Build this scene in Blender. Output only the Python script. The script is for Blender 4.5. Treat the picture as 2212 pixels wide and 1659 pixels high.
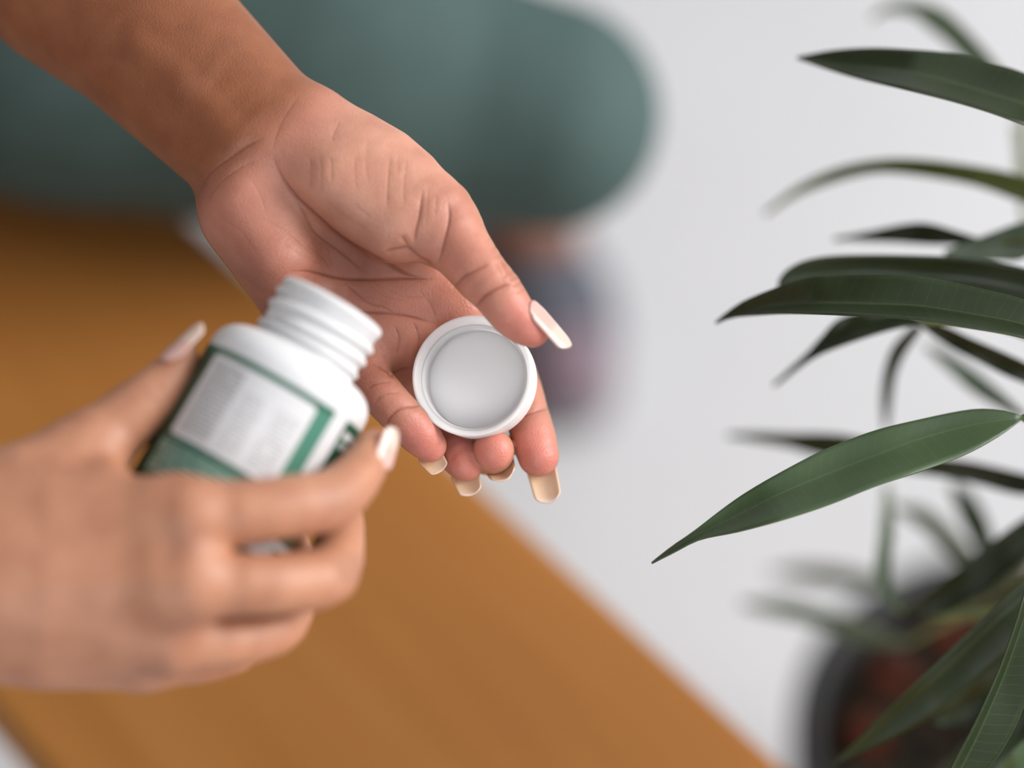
import bpy, bmesh, math, random
import numpy as np
from mathutils import Vector, Matrix

for o in list(bpy.data.objects):
    bpy.data.objects.remove(o)
SC = bpy.context.scene
COL = SC.collection
rnd = random.Random(7)

# ------------------------------------------------------------------ camera
W, H = 2212.0, 1659.0
LENS, SENSOR = 85.0, 36.0
FPX = LENS / SENSOR * W                  # focal length in pixels
DIST = 820.0                             # mm from lens to the plane in focus
PITCH = math.radians(50.0)
FOCUS = Vector((0.0, 0.0, 0.70))         # point in focus, 0.70 m above the floor
EX = Vector((1, 0, 0))
EY = Vector((0, math.sin(PITCH), math.cos(PITCH)))
EZ = Vector((0, -math.cos(PITCH), math.sin(PITCH)))     # towards the lens
CAMPOS = FOCUS + EZ * DIST / 1000.0
cam_d = bpy.data.cameras.new('camera')
cam = bpy.data.objects.new('camera', cam_d)
COL.objects.link(cam)
cam.matrix_world = Matrix(((EX.x, EY.x, EZ.x, CAMPOS.x), (EX.y, EY.y, EZ.y, CAMPOS.y), (EX.z, EY.z, EZ.z, CAMPOS.z), (0, 0, 0, 1)))
cam_d.lens = LENS
cam_d.sensor_width = SENSOR
cam_d.clip_start = 0.05
cam_d.dof.use_dof = True
cam_d.dof.focus_distance = DIST / 1000.0
cam_d.dof.aperture_fstop = 1.9
SC.camera = cam

# ------------------------------------------------------------------ light
world = bpy.data.worlds.new('world')
SC.world = world
world.use_nodes = True
bg = world.node_tree.nodes['Background']
bg.inputs['Color'].default_value = (0.93, 0.96, 1.0, 1)
bg.inputs['Strength'].default_value = 0.80
SC.view_settings.view_transform = 'Standard'
SC.view_settings.look = 'None'
SC.view_settings.gamma = 1.0
SC.view_settings.use_curve_mapping = False
SC.view_settings.exposure = 0.0


def area_light(name, loc, target, sx, sy, power, color):
    d = bpy.data.lights.new(name, 'AREA')
    d.shape = 'RECTANGLE'
    d.size, d.size_y, d.energy, d.color = sx, sy, power, color
    o = bpy.data.objects.new(name, d)
    COL.objects.link(o)
    o.location = loc
    o.rotation_euler = (Vector(target) - Vector(loc)).to_track_quat('-Z', 'Y').to_euler()
    return o


area_light('window_daylight', (2.26, 0.10, 1.90), (-0.1, 0.0, 0.6), 1.7, 1.3, 95, (1.0, 0.98, 0.95))

area_light('front_fill_light', (-0.45, -2.88, 1.75), (-0.1, 0.2, 0.6), 1.7, 1.3, 26, (0.97, 0.985, 1.0))  # added fill from behind the camera, no known window there


# ------------------------------------------------------------------ helpers
def PT(px, py, d):
    """Photo pixel + mm in front of the focal plane -> hand frame (mm)."""
    k = (DIST - d) / FPX
    return np.array([(px - W / 2) * k, (H / 2 - py) * k, d])


def RR(rpx, d):
    return rpx * (DIST - d) / FPX


def to_world(v):
    v = np.asarray(v, dtype=np.float64) / 1000.0
    B = np.array([EX, EY, EZ])
    return v @ B + np.array(FOCUS)


def from_world(w):
    B = np.array([EX, EY, EZ])
    return (np.asarray(w, dtype=np.float64) - np.array(FOCUS)) @ B.T * 1000.0


def on_plane(px, py, z):
    """World point where the pixel's ray meets the height z."""
    d = -EZ + EX * ((px - W / 2) / FPX) + EY * ((H / 2 - py) / FPX)
    t = (z - CAMPOS.z) / d.z
    return CAMPOS + d * t


def at_depth(px, py, d):
    return Vector(to_world(PT(px, py, d)))


def new_mesh(name, verts, faces, mat, parent=None, smooth=True, loc=None):
    me = bpy.data.meshes.new(name)
    v = np.asarray(verts, dtype=np.float64)
    if loc is not None:
        v = v - np.array(loc)
    if isinstance(faces, list):
        me.from_pydata(v.tolist(), [], faces)
    else:
        nf = len(faces)
        me.vertices.add(len(v)); me.vertices.foreach_set('co', v.astype(np.float32).reshape(-1))
        me.loops.add(nf * 4); me.loops.foreach_set('vertex_index', faces.astype(np.int32).reshape(-1))
        me.polygons.add(nf); me.polygons.foreach_set('loop_start', np.arange(0, nf * 4, 4, dtype=np.int32))
    me.update(calc_edges=True)
    if smooth:
        me.polygons.foreach_set('use_smooth', [True] * len(me.polygons))
    if mat:
        me.materials.append(mat)
    o = bpy.data.objects.new(name, me)
    COL.objects.link(o)
    if loc is not None:
        o.location = loc
    if parent:
        o.parent = parent
        pl = parent.matrix_basis.translation
        o.location = Vector(o.location) - pl
    return o


def empty(name, loc):
    o = bpy.data.objects.new(name, None)
    COL.objects.link(o)
    o.location = loc
    o.empty_display_size = 0.02
    return o


def tag(o, label=None, cat=None, group=None, kind=None):
    if label: o['label'] = label
    if cat: o['category'] = cat
    if group: o['group'] = group
    if kind: o['kind'] = kind
    return o


def box(bm, lo, hi):
    r = bmesh.ops.create_cube(bm, size=1.0)
    c = [(lo[i] + hi[i]) / 2 for i in range(3)]
    s = [hi[i] - lo[i] for i in range(3)]
    for v in r['verts']:
        v.co = Vector((c[0] + v.co.x * s[0], c[1] + v.co.y * s[1], c[2] + v.co.z * s[2]))
    return r['verts']


def bm_obj(name, bm, mat, parent=None, smooth=False, bevel=0.0, loc=(0, 0, 0)):
    if bevel:
        bmesh.ops.bevel(bm, geom=list(bm.edges), offset=bevel, segments=3, profile=0.6, affect='EDGES')
    me = bpy.data.meshes.new(name)
    bm.to_mesh(me)
    bm.free()
    if smooth:
        me.polygons.foreach_set('use_smooth', [True] * len(me.polygons))
    me.materials.append(mat)
    o = bpy.data.objects.new(name, me)
    COL.objects.link(o)
    o.location = loc
    if parent:
        o.parent = parent
    return o


def tube_mesh(pts, rads, n=10):
    pts = [Vector(p) for p in pts]
    verts, faces = [], []
    ref = Vector((0.13, 0.31, 0.94))
    for i, p in enumerate(pts):
        t = (pts[min(i + 1, len(pts) - 1)] - pts[max(i - 1, 0)]).normalized()
        a = t.cross(ref).normalized()
        b = t.cross(a)
        for j in range(n):
            th = 2 * math.pi * j / n
            verts.append(p + (a * math.cos(th) + b * math.sin(th)) * rads[i])
    for i in range(len(pts) - 1):
        for j in range(n):
            k = (j + 1) % n
            faces.append((i * n + j, i * n + k, (i + 1) * n + k, (i + 1) * n + j))
    faces.append(tuple(range(n - 1, -1, -1)))
    faces.append(tuple((len(pts) - 1) * n + j for j in range(n)))
    return [tuple(v) for v in verts], faces


def lathe(profile, n=96, a0=0.0, a1=2 * math.pi):
    """profile: list of (r, z). Full turn or a patch."""
    full = abs(a1 - a0 - 2 * math.pi) < 1e-6
    m = n if full else n + 1
    verts, faces = [], []
    for r, z in profile:
        for j in range(m):
            th = a0 + (a1 - a0) * j / n
            verts.append((r * math.cos(th), r * math.sin(th), z))
    for i in range(len(profile) - 1):
        for j in range(n):
            k = (j + 1) % m
            faces.append((i * m + j, i * m + k, (i + 1) * m + k, (i + 1) * m + j))
    return verts, faces


# ------------------------------------------------------------------ materials
def mat_new(name):
    m = bpy.data.materials.new(name)
    m.use_nodes = True
    nt = m.node_tree
    return m, nt, nt.nodes['Principled BSDF']


def N(nt, typ, **kw):
    n = nt.nodes.new(typ)
    for k, v in kw.items():
        setattr(n, k, v)
    return n


def noise_mix(nt, scale, c1, c2, lo=0.35, hi=0.65, detail=4, coord='Object', stretch=None):
    tc = N(nt, 'ShaderNodeTexCoord')
    src = tc.outputs[coord]
    if stretch:
        mp = N(nt, 'ShaderNodeMapping')
        mp.inputs['Scale'].default_value = stretch
        nt.links.new(src, mp.inputs['Vector'])
        src = mp.outputs['Vector']
    nz = N(nt, 'ShaderNodeTexNoise')
    nz.inputs['Scale'].default_value = scale
    nz.inputs['Detail'].default_value = detail
    nt.links.new(src, nz.inputs['Vector'])
    rp = N(nt, 'ShaderNodeValToRGB')
    rp.color_ramp.elements[0].position, rp.color_ramp.elements[1].position = lo, hi
    rp.color_ramp.elements[0].color = (*c1, 1)
    rp.color_ramp.elements[1].color = (*c2, 1)
    nt.links.new(nz.outputs['Fac'], rp.inputs['Fac'])
    return rp, nz


def add_bump(nt, b, height, strength, dist):
    bp = N(nt, 'ShaderNodeBump')
    bp.inputs['Strength'].default_value = strength
    bp.inputs['Distance'].default_value = dist
    nt.links.new(height, bp.inputs['Height'])
    nt.links.new(bp.outputs['Normal'], b.inputs['Normal'])


def simple_mat(name, c1, c2=None, scale=30, rough=0.5, spec=0.5, bump=0.0, stretch=None):
    m, nt, b = mat_new(name)
    rp, nz = noise_mix(nt, scale, c1, c2 or c1, stretch=stretch)
    nt.links.new(rp.outputs['Color'], b.inputs['Base Color'])
    b.inputs['Roughness'].default_value = rough
    b.inputs['Specular IOR Level'].default_value = spec
    if bump:
        add_bump(nt, b, nz.outputs['Fac'], 0.5, bump)
    return m


def skin_mat():
    m, nt, b = mat_new('skin')
    at = N(nt, 'ShaderNodeAttribute')
    at.attribute_name = 'skin'
    tc = N(nt, 'ShaderNodeTexCoord')
    nz = N(nt, 'ShaderNodeTexNoise')
    nz.inputs['Scale'].default_value = 90
    nz.inputs['Detail'].default_value = 5
    nt.links.new(tc.outputs['Object'], nz.inputs['Vector'])
    rp = N(nt, 'ShaderNodeValToRGB')
    rp.color_ramp.elements[0].position, rp.color_ramp.elements[1].position = 0.3, 0.7
    rp.color_ramp.elements[0].color = (0.88, 0.82, 0.80, 1)
    rp.color_ramp.elements[1].color = (1.08, 1.10, 1.10, 1)
    nt.links.new(nz.outputs['Fac'], rp.inputs['Fac'])
    mx = N(nt, 'ShaderNodeMix', data_type='RGBA', blend_type='MULTIPLY')
    mx.inputs['Factor'].default_value = 1.0
    nt.links.new(at.outputs['Color'], mx.inputs['A'])
    nt.links.new(rp.outputs['Color'], mx.inputs['B'])
    nt.links.new(mx.outputs['Result'], b.inputs['Base Color'])
    b.inputs['Roughness'].default_value = 0.46
    b.inputs['Specular IOR Level'].default_value = 0.5
    b.inputs['Subsurface Weight'].default_value = 0.35
    b.inputs['Subsurface Radius'].default_value = (1.0, 0.38, 0.22)
    b.inputs['Subsurface Scale'].default_value = 0.0035
    vo = N(nt, 'ShaderNodeTexVoronoi')
    vo.feature = 'DISTANCE_TO_EDGE'
    vo.inputs['Scale'].default_value = 900
    n2 = N(nt, 'ShaderNodeTexNoise')
    n2.inputs['Scale'].default_value = 1100
    n2.inputs['Detail'].default_value = 3
    nt.links.new(tc.outputs['Object'], vo.inputs['Vector'])
    nt.links.new(tc.outputs['Object'], n2.inputs['Vector'])
    v3 = N(nt, 'ShaderNodeTexVoronoi')                 # net of fine skin lines, about 3 mm
    v3.feature = 'DISTANCE_TO_EDGE'
    v3.inputs['Scale'].default_value = 330
    nt.links.new(tc.outputs['Object'], v3.inputs['Vector'])
    mr = N(nt, 'ShaderNodeMapRange')
    mr.inputs['From Max'].default_value = 0.06
    nt.links.new(v3.outputs['Distance'], mr.inputs['Value'])
    ad0 = N(nt, 'ShaderNodeMath', operation='ADD')
    nt.links.new(vo.outputs['Distance'], ad0.inputs[0])
    nt.links.new(n2.outputs['Fac'], ad0.inputs[1])
    ad = N(nt, 'ShaderNodeMath', operation='MULTIPLY_ADD')
    ad.inputs[1].default_value = 0.30
    nt.links.new(mr.outputs['Result'], ad.inputs[0])
    nt.links.new(ad0.outputs[0], ad.inputs[2])
    add_bump(nt, b, ad.outputs[0], 0.30, 0.00045)
    return m


M_SKIN = skin_mat()


def nail_mat():
    m, nt, b = mat_new('nail_polish')
    at = N(nt, 'ShaderNodeAttribute')
    at.attribute_name = 'nail'
    nt.links.new(at.outputs['Color'], b.inputs['Base Color'])
    b.inputs['Roughness'].default_value = 0.18
    b.inputs['Specular IOR Level'].default_value = 0.55
    b.inputs['Subsurface Weight'].default_value = 0.25
    b.inputs['Subsurface Scale'].default_value = 0.0015
    return m


M_NAIL = nail_mat()
M_PLASTIC = simple_mat('white_plastic', (0.67, 0.67, 0.685), (0.69, 0.69, 0.70), 60, 0.40, 0.5)
M_CAP = simple_mat('cap_plastic', (0.90, 0.895, 0.905), (0.92, 0.915, 0.925), 60, 0.38, 0.5)
for _m in (M_PLASTIC, M_CAP):
    _b = _m.node_tree.nodes['Principled BSDF']
    _b.inputs['Subsurface Weight'].default_value = 0.9 if _m is M_CAP else 0.5
    _b.inputs['Subsurface Scale'].default_value = 0.008 if _m is M_CAP else 0.004
    _b.inputs['Subsurface Radius'].default_value = (1, 1, 1)
M_LEG = simple_mat('teal_legging_fabric', (0.056, 0.094, 0.088), (0.064, 0.106, 0.100), 40, 0.75, 0.3)
M_TOP = simple_mat('cotton_top', (0.66, 0.65, 0.63), (0.70, 0.69, 0.67), 60, 0.85, 0.2)
M_SHOE = simple_mat('grey_shoe_knit', (0.095, 0.097, 0.122), (0.115, 0.117, 0.145), 50, 0.8, 0.3)
M_TOE = simple_mat('mauve_shoe_toe', (0.22, 0.16, 0.195), (0.26, 0.18, 0.215), 50, 0.7, 0.3)
M_SOLE = simple_mat('shoe_sole_rubber', (0.20, 0.20, 0.22), (0.24, 0.24, 0.26), 40, 0.6, 0.4)
M_HAIR = simple_mat('dark_hair', (0.012, 0.009, 0.007), (0.03, 0.02, 0.015), 80, 0.5, 0.5, stretch=(1, 1, 0.2))
M_EYE = simple_mat('eye_white', (0.75, 0.73, 0.70), None, 20, 0.2)
M_IRIS = simple_mat('brown_iris', (0.03, 0.015, 0.008), None, 20, 0.2)
M_LIP = simple_mat('lip', (0.32, 0.10, 0.09), (0.36, 0.12, 0.10), 60, 0.4)
M_FLOOR = simple_mat('white_floor', (0.61, 0.607, 0.625), (0.64, 0.637, 0.655), 3, 0.45, 0.35)
M_WALL = simple_mat('white_wall_paint', (0.74, 0.74, 0.74), (0.78, 0.78, 0.78), 5, 0.8, 0.2)
M_WALL2 = simple_mat('grey_wall_paint', (0.34, 0.33, 0.32), (0.38, 0.37, 0.36), 5, 0.8, 0.2)  # for the added walls and half ceiling, grey to hold back fill
M_FRAME = simple_mat('white_window_frame', (0.7, 0.7, 0.7), (0.74, 0.74, 0.74), 10, 0.4)
M_POT = simple_mat('dark_grey_pot', (0.022, 0.022, 0.025), (0.03, 0.03, 0.032), 25, 0.55, 0.4)
M_SOIL = simple_mat('dark_soil', (0.016, 0.014, 0.010), (0.035, 0.028, 0.018), 60, 0.95, 0.1, bump=0.004)
M_BARK = simple_mat('grey_brown_bark', (0.10, 0.085, 0.06), (0.19, 0.16, 0.12), 60, 0.85, 0.2, bump=0.002, stretch=(1, 1, 0.3))
M_TWIG = simple_mat('green_twig', (0.16, 0.20, 0.07), (0.24, 0.27, 0.11), 60, 0.6, 0.3)
M_CLAY = [simple_mat('clay_red', (0.10, 0.022, 0.012), (0.14, 0.034, 0.018), 90, 0.85, 0.2, bump=0.001),
          simple_mat('clay_brown', (0.045, 0.026, 0.018), (0.065, 0.04, 0.026), 90, 0.85, 0.2, bump=0.001),
          simple_mat('clay_grey', (0.045, 0.045, 0.038), (0.07, 0.068, 0.055), 90, 0.85, 0.2, bump=0.001)]


def wood_mat():
    m, nt, b = mat_new('amber_wood')
    tc = N(nt, 'ShaderNodeTexCoord')
    mp = N(nt, 'ShaderNodeMapping')
    mp.inputs['Scale'].default_value = (1.0, 9.0, 9.0)
    nt.links.new(tc.outputs['Object'], mp.inputs['Vector'])
    nz = N(nt, 'ShaderNodeTexNoise')
    nz.inputs['Scale'].default_value = 2.6
    nz.inputs['Detail'].default_value = 6
    nz.inputs['Distortion'].default_value = 0.6
    nt.links.new(mp.outputs['Vector'], nz.inputs['Vector'])
    rp = N(nt, 'ShaderNodeValToRGB')
    e = rp.color_ramp.elements
    e[0].position, e[0].color = 0.22, (0.36, 0.135, 0.028, 1)
    e[1].position, e[1].color = 0.78, (0.46, 0.20, 0.052, 1)
    k = e.new(0.5)
    k.color = (0.42, 0.168, 0.037, 1)
    nt.links.new(nz.outputs['Fac'], rp.inputs['Fac'])
    nt.links.new(rp.outputs['Color'], b.inputs['Base Color'])
    b.inputs['Roughness'].default_value = 0.55
    b.inputs['Specular IOR Level'].default_value = 0.3
    add_bump(nt, b, nz.outputs['Fac'], 0.2, 0.0006)
    return m


M_WOOD = wood_mat()


def leaf_mat(name, top1, top2, under, rough):
    m, nt, b = mat_new(name)
    rp, nz = noise_mix(nt, 45, top1, top2)
    # veins run across the blade: UV.x along the midrib, UV.y across it
    uv = N(nt, 'ShaderNodeUVMap')
    sx = N(nt, 'ShaderNodeSeparateXYZ')
    nt.links.new(uv.outputs['UV'], sx.inputs['Vector'])
    ab = N(nt, 'ShaderNodeMath', operation='ABSOLUTE')
    nt.links.new(sx.outputs['Y'], ab.inputs[0])
    sk = N(nt, 'ShaderNodeMath', operation='MULTIPLY_ADD')      # x*26 - |y|*2.2
    sk.inputs[1].default_value = 26.0
    nt.links.new(sx.outputs['X'], sk.inputs[0])
    sm = N(nt, 'ShaderNodeMath', operation='MULTIPLY')
    sm.inputs[1].default_value = -1.1
    nt.links.new(ab.outputs[0], sm.inputs[0])
    wob = N(nt, 'ShaderNodeMath', operation='MULTIPLY_ADD')       # uneven spacing
    wob.inputs[1].default_value = 1.6
    nt.links.new(nz.outputs['Fac'], wob.inputs[0])
    nt.links.new(sm.outputs[0], wob.inputs[2])
    nt.links.new(wob.outputs[0], sk.inputs[2])
    fr = N(nt, 'ShaderNodeMath', operation='FRACT')
    nt.links.new(sk.outputs[0], fr.inputs[0])
    ds = N(nt, 'ShaderNodeMath', operation='COMPARE')
    ds.inputs[1].default_value = 0.5
    ds.inputs[2].default_value = 0.045
    nt.links.new(fr.outputs[0], ds.inputs[0])
    ed = N(nt, 'ShaderNodeMath', operation='GREATER_THAN')
    ed.inputs[1].default_value = 0.965
    nt.links.new(ab.outputs[0], ed.inputs[0])
    mr = N(nt, 'ShaderNodeMath', operation='LESS_THAN')
    mr.inputs[1].default_value = 0.04
    nt.links.new(ab.outputs[0], mr.inputs[0])
    s1 = N(nt, 'ShaderNodeMath', operation='MAXIMUM')
    nt.links.new(ed.outputs[0], s1.inputs[0])
    nt.links.new(mr.outputs[0], s1.inputs[1])
    s2 = N(nt, 'ShaderNodeMath', operation='MULTIPLY_ADD')
    s2.inputs[1].default_value = 0.20
    nt.links.new(ds.outputs[0], s2.inputs[0])
    h = N(nt, 'ShaderNodeMath', operation='MULTIPLY')
    h.inputs[1].default_value = 0.55
    nt.links.new(s1.outputs[0], h.inputs[0])
    nt.links.new(h.outputs[0], s2.inputs[2])
    mx = N(nt, 'ShaderNodeMix', data_type='RGBA')
    nt.links.new(s2.outputs[0], mx.inputs['Factor'])
    nt.links.new(rp.outputs['Color'], mx.inputs['A'])
    mx.inputs['B'].default_value = (*under, 1)
    nt.links.new(mx.outputs['Result'], b.inputs['Base Color'])
    b.inputs['Roughness'].default_value = rough
    b.inputs['Specular IOR Level'].default_value = 0.4
    add_bump(nt, b, s2.outputs[0], 0.25, 0.0004)
    return m


M_LEAF = leaf_mat('dark_green_leaf', (0.013, 0.023, 0.005), (0.019, 0.031, 0.008), (0.045, 0.066, 0.028), 0.36)
M_LEAF2 = leaf_mat('mid_green_leaf', (0.048, 0.080, 0.034), (0.060, 0.096, 0.042), (0.085, 0.125, 0.062), 0.36)
M_LEAF3 = leaf_mat('young_olive_leaf', (0.10, 0.135, 0.025), (0.14, 0.17, 0.04), (0.2, 0.24, 0.10), 0.45)
M_LEAF4 = leaf_mat('grey_green_leaf', (0.15, 0.21, 0.135), (0.19, 0.25, 0.165), (0.24, 0.30, 0.2), 0.42)


def label_mat():
    """Printed wrap label; UV.x = mm round the bottle, UV.y = mm below the label's top edge."""
    m, nt, b = mat_new('green_printed_label')
    uv = N(nt, 'ShaderNodeUVMap')
    sx = N(nt, 'ShaderNodeSeparateXYZ')
    nt.links.new(uv.outputs['UV'], sx.inputs['Vector'])
    U, V = sx.outputs['X'], sx.outputs['Y']

    def mth(op, a, b_=None, c=None):
        n = N(nt, 'ShaderNodeMath', operation=op)
        for i, q in enumerate((a, b_, c)):
            if q is None: continue
            if isinstance(q, (int, float)): n.inputs[i].default_value = q
            else: nt.links.new(q, n.inputs[i])
        return n.outputs[0]

    def rect(u0, u1, v0, v1, r=0.0):
        # rounded box distance
        qx = mth('SUBTRACT', mth('ABSOLUTE', mth('SUBTRACT', U, (u0 + u1) / 2)), (u1 - u0) / 2 - r)
        qy = mth('SUBTRACT', mth('ABSOLUTE', mth('SUBTRACT', V, (v0 + v1) / 2)), (v1 - v0) / 2 - r)
        mx, my = mth('MAXIMUM', qx, 0.0), mth('MAXIMUM', qy, 0.0)
        d = mth('ADD', mth('SQRT', mth('ADD', mth('MULTIPLY', mx, mx), mth('MULTIPLY', my, my))), mth('MINIMUM', mth('MAXIMUM', qx, qy), 0.0))
        return mth('LESS_THAN', d, r)

    def text(scale_u, pitch, duty, seed, thr):
        # rows of small print: stripes broken into words by a noise along the row
        row = mth('FLOOR', mth('DIVIDE', V, pitch))
        inrow = mth('LESS_THAN', mth('FRACT', mth('DIVIDE', V, pitch)), duty)
        cb = N(nt, 'ShaderNodeCombineXYZ')
        nt.links.new(mth('MULTIPLY', U, scale_u), cb.inputs[0])
        nt.links.new(mth('MULTIPLY', row, 7.31), cb.inputs[1])
        cb.inputs[2].default_value = seed
        nz = N(nt, 'ShaderNodeTexNoise')
        nz.inputs['Scale'].default_value = 1.0
        nz.inputs['Detail'].default_value = 2
        nt.links.new(cb.outputs[0], nz.inputs['Vector'])
        return mth('MULTIPLY', inrow, mth('GREATER_THAN', nz.outputs['Fac'], thr))

    state = {'c': None}

    def put(mask, col):
        mx = N(nt, 'ShaderNodeMix', data_type='RGBA')
        nt.links.new(mask, mx.inputs['Factor'])
        if state['c'] is None: mx.inputs['A'].default_value = (0.010, 0.075, 0.038, 1)
        else: nt.links.new(state['c'], mx.inputs['A'])
        mx.inputs['B'].default_value = (*col, 1)
        state['c'] = mx.outputs['Result']

    WH = (0.66, 0.655, 0.67)
    put(rect(0.0, 19.0, 0, 70), (0.004, 0.042, 0.020))
    put(rect(62.5, 69.0, 0, 70), (0.060, 0.200, 0.140))
    put(rect(15.0, 69.0, 0, 2.0), (0.022, 0.11, 0.066))
    put(rect(19.0, 69.0, 31.0, 70), (0.020, 0.095, 0.060))
    put(rect(69.0, 75.5, 0, 70), WH)                                   # white gap between the panels
    put(rect(21.5, 62.5, 2.2, 31.0, 1.8), WH)                         # facts panel
    put(mth('MULTIPLY', rect(24.0, 37.5, 3.6, 29.0), text(0.9, 1.5, 0.55, 1.0, 0.40)), (0.30, 0.285, 0.29))
    put(mth('MULTIPLY', rect(40.0, 47.5, 8.5, 29.0), text(1.0, 1.5, 0.5, 3.0, 0.45)), (0.42, 0.41, 0.42))
    put(mth('MULTIPLY', rect(51.0, 60.0, 8.5, 29.0), text(1.1, 1.5, 0.5, 5.0, 0.46)), (0.40, 0.395, 0.41))
    put(mth('MULTIPLY', rect(19.0, 60.0, 33.0, 44.5), text(0.9, 1.7, 0.55, 8.0, 0.40)), (0.28, 0.44, 0.37))
    put(mth('MULTIPLY', rect(77.5, 96.0, 2.5, 9.5), text(0.7, 3.4, 0.65, 11.0, 0.44)), WH)
    put(mth('MULTIPLY', rect(60.0, 110.0, 44.0, 51.0), text(0.55, 8.0, 0.8, 14.0, 0.44)), WH)
    nt.links.new(state['c'], b.inputs['Base Color'])
    b.inputs['Roughness'].default_value = 0.35
    return m


M_LABEL = label_mat()

# ------------------------------------------------------------------ the room
bm = bmesh.new()
box(bm, (-3.4, -3.0, -0.06), (2.4, 3.0, 0.0))
fl = bm_obj('floor', bm, M_FLOOR)
tag(fl, 'plain white floor under the bench', None, None, 'structure')
bm = bmesh.new()
box(bm, (-3.4, 3.0, -0.06), (2.4, 3.12, 2.6))
tag(bm_obj('wall_back', bm, M_WALL), 'white painted wall behind', None, None, 'structure')
bm = bmesh.new()
box(bm, (-3.52, -3.12, -0.06), (-3.4, 3.12, 2.6))  # unseen wall, added to darken the surroundings on this side
tag(bm_obj('added_wall_left', bm, M_WALL2), 'unseen grey wall at the far left, added to cut fill light', None, None, 'structure')
bm = bmesh.new()
box(bm, (-3.52, -3.12, 2.6), (-0.45, 3.12, 2.7))  # added half ceiling, blocks overhead light so it comes from the right
tag(bm_obj('ceiling', bm, M_WALL2), 'unseen half ceiling, added to keep overhead light off the left side', None, None, 'structure')
bm = bmesh.new()
WX0, WX1, VZ0, VZ1 = -1.35, 0.45, 1.05, 2.45
box(bm, (-3.4, -3.12, -0.06), (WX0, -3.0, 2.6))  # unseen wall, added to darken the camera side
box(bm, (WX1, -3.12, -0.06), (2.52, -3.0, 2.6))
box(bm, (WX0, -3.12, -0.06), (WX1, -3.0, VZ0))
box(bm, (WX0, -3.12, VZ1), (WX1, -3.0, 2.6))
tag(bm_obj('added_wall_front', bm, M_WALL2), 'unseen grey wall behind the photographer, added to cut fill light', None, None, 'structure')
wroot = empty('added_front_window', ((WX0 + WX1) / 2, -3.04, VZ0))  # added window, gives the front fill light an opening
tag(wroot, 'unseen white window frame behind the photographer, added round the fill light', None, None, 'structure')
bm = bmesh.new()
xw, zw = (WX1 - WX0) / 2, VZ1 - VZ0
for lo, hi in (((-xw, -.03, 0), (xw, .03, .06)), ((-xw, -.03, zw - .06), (xw, .03, zw)), ((-xw, -.03, .06), (-xw + .06, .03, zw - .06)),
               ((xw - .06, -.03, .06), (xw, .03, zw - .06))):
    box(bm, lo, hi)
bm_obj('window_frame', bm, M_FRAME, wroot)
bm = bmesh.new()
WY0, WY1, WZ0, WZ1 = -0.80, 1.00, 1.15, 2.55
box(bm, (2.4, -3.0, -0.06), (2.52, WY0, 2.6))
box(bm, (2.4, WY1, -0.06), (2.52, 3.12, 2.6))
box(bm, (2.4, WY0, -0.06), (2.52, WY1, WZ0))
box(bm, (2.4, WY0, WZ1), (2.52, WY1, 2.6))
tag(bm_obj('wall_right', bm, M_WALL), 'white painted wall with the window', None, None, 'structure')
wroot = empty('window_1', (2.44, (WY0 + WY1) / 2, WZ0))
tag(wroot, 'tall white framed window', None, None, 'structure')
bm = bmesh.new()
yw, zw = (WY1 - WY0) / 2, WZ1 - WZ0
for lo, hi in (((-.03, -yw, 0), (.03, yw, .06)), ((-.03, -yw, zw - .06), (.03, yw, zw)), ((-.03, -yw, .06), (.03, -yw + .06, zw - .06)),
               ((-.03, yw - .06, .06), (.03, yw, zw - .06))):
    box(bm, lo, hi)
bm_obj('window_frame', bm, M_FRAME, wroot)

# ------------------------------------------------------------------ bench
ZB = 0.45
a0 = on_plane(390, 448, ZB); a1 = on_plane(1681, 1640, ZB)
b0 = on_plane(0, 1535, ZB)
bx = (a1 - a0).normalized()
by = Vector((-bx.y, bx.x, 0)) if Vector((-bx.y, bx.x, 0)).dot(b0 - a0) > 0 else Vector((bx.y, -bx.x, 0))
bw = (b0 - a0).dot(by)
mid = a0 + bx * 0.15 + by * bw / 2
bench = empty('wooden_bench', (mid.x, mid.y, 0))
bench.rotation_euler.z = math.atan2(bx.y, bx.x)
tag(bench, 'long amber brown wooden bench running diagonally under the hands', 'bench')
BL = 0.85
bm = bmesh.new()
box(bm, (-BL, -bw / 2, ZB - 0.042), (BL, bw / 2, ZB))
bm_obj('bench_top', bm, M_WOOD, bench, True, 0.006)
for sx in (-1, 1):
    for sy in (-1, 1):
        bm = bmesh.new()
        cx, cy = sx * (BL - 0.10), sy * (bw / 2 - 0.05)
        box(bm, (cx - 0.024, cy - 0.024, 0.0), (cx + 0.024, cy + 0.024, ZB - 0.042))
        bm_obj('leg', bm, M_WOOD, bench, True, 0.004)
for sy in (-1, 1):
    bm = bmesh.new()
    cy = sy * (bw / 2 - 0.05)
    box(bm, (-BL + 0.124, cy - 0.011, ZB - 0.11), (BL - 0.124, cy + 0.011, ZB - 0.042))
    bm_obj('apron_rail', bm, M_WOOD, bench, True, 0.003)


# ------------------------------------------------------------------ implicit surfaces for the figure
def smin(a, b, k):
    h = np.maximum(k - np.abs(a - b), 0.0) / k
    return np.minimum(a, b) - h * h * k * 0.25


def smax(a, b, k):
    return -smin(-a, -b, k)


def cone(P, a, b, ra, rb):
    ba = b - a
    L2 = float(ba @ ba) + 1e-9
    t = np.clip((P - a) @ ba / L2, 0, 1)
    q = P - a - t[:, None] * ba
    return np.sqrt((q * q).sum(1)) - (ra + (rb - ra) * t)


def ellipsoid(P, c, r, R=None):
    q = P - c
    if R is not None: q = q @ R
    q = q / np.asarray(r)
    l = np.sqrt((q * q).sum(1))
    return (l - 1.0) * float(min(r)) * (0.5 + 0.5 * 1.0)


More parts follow.
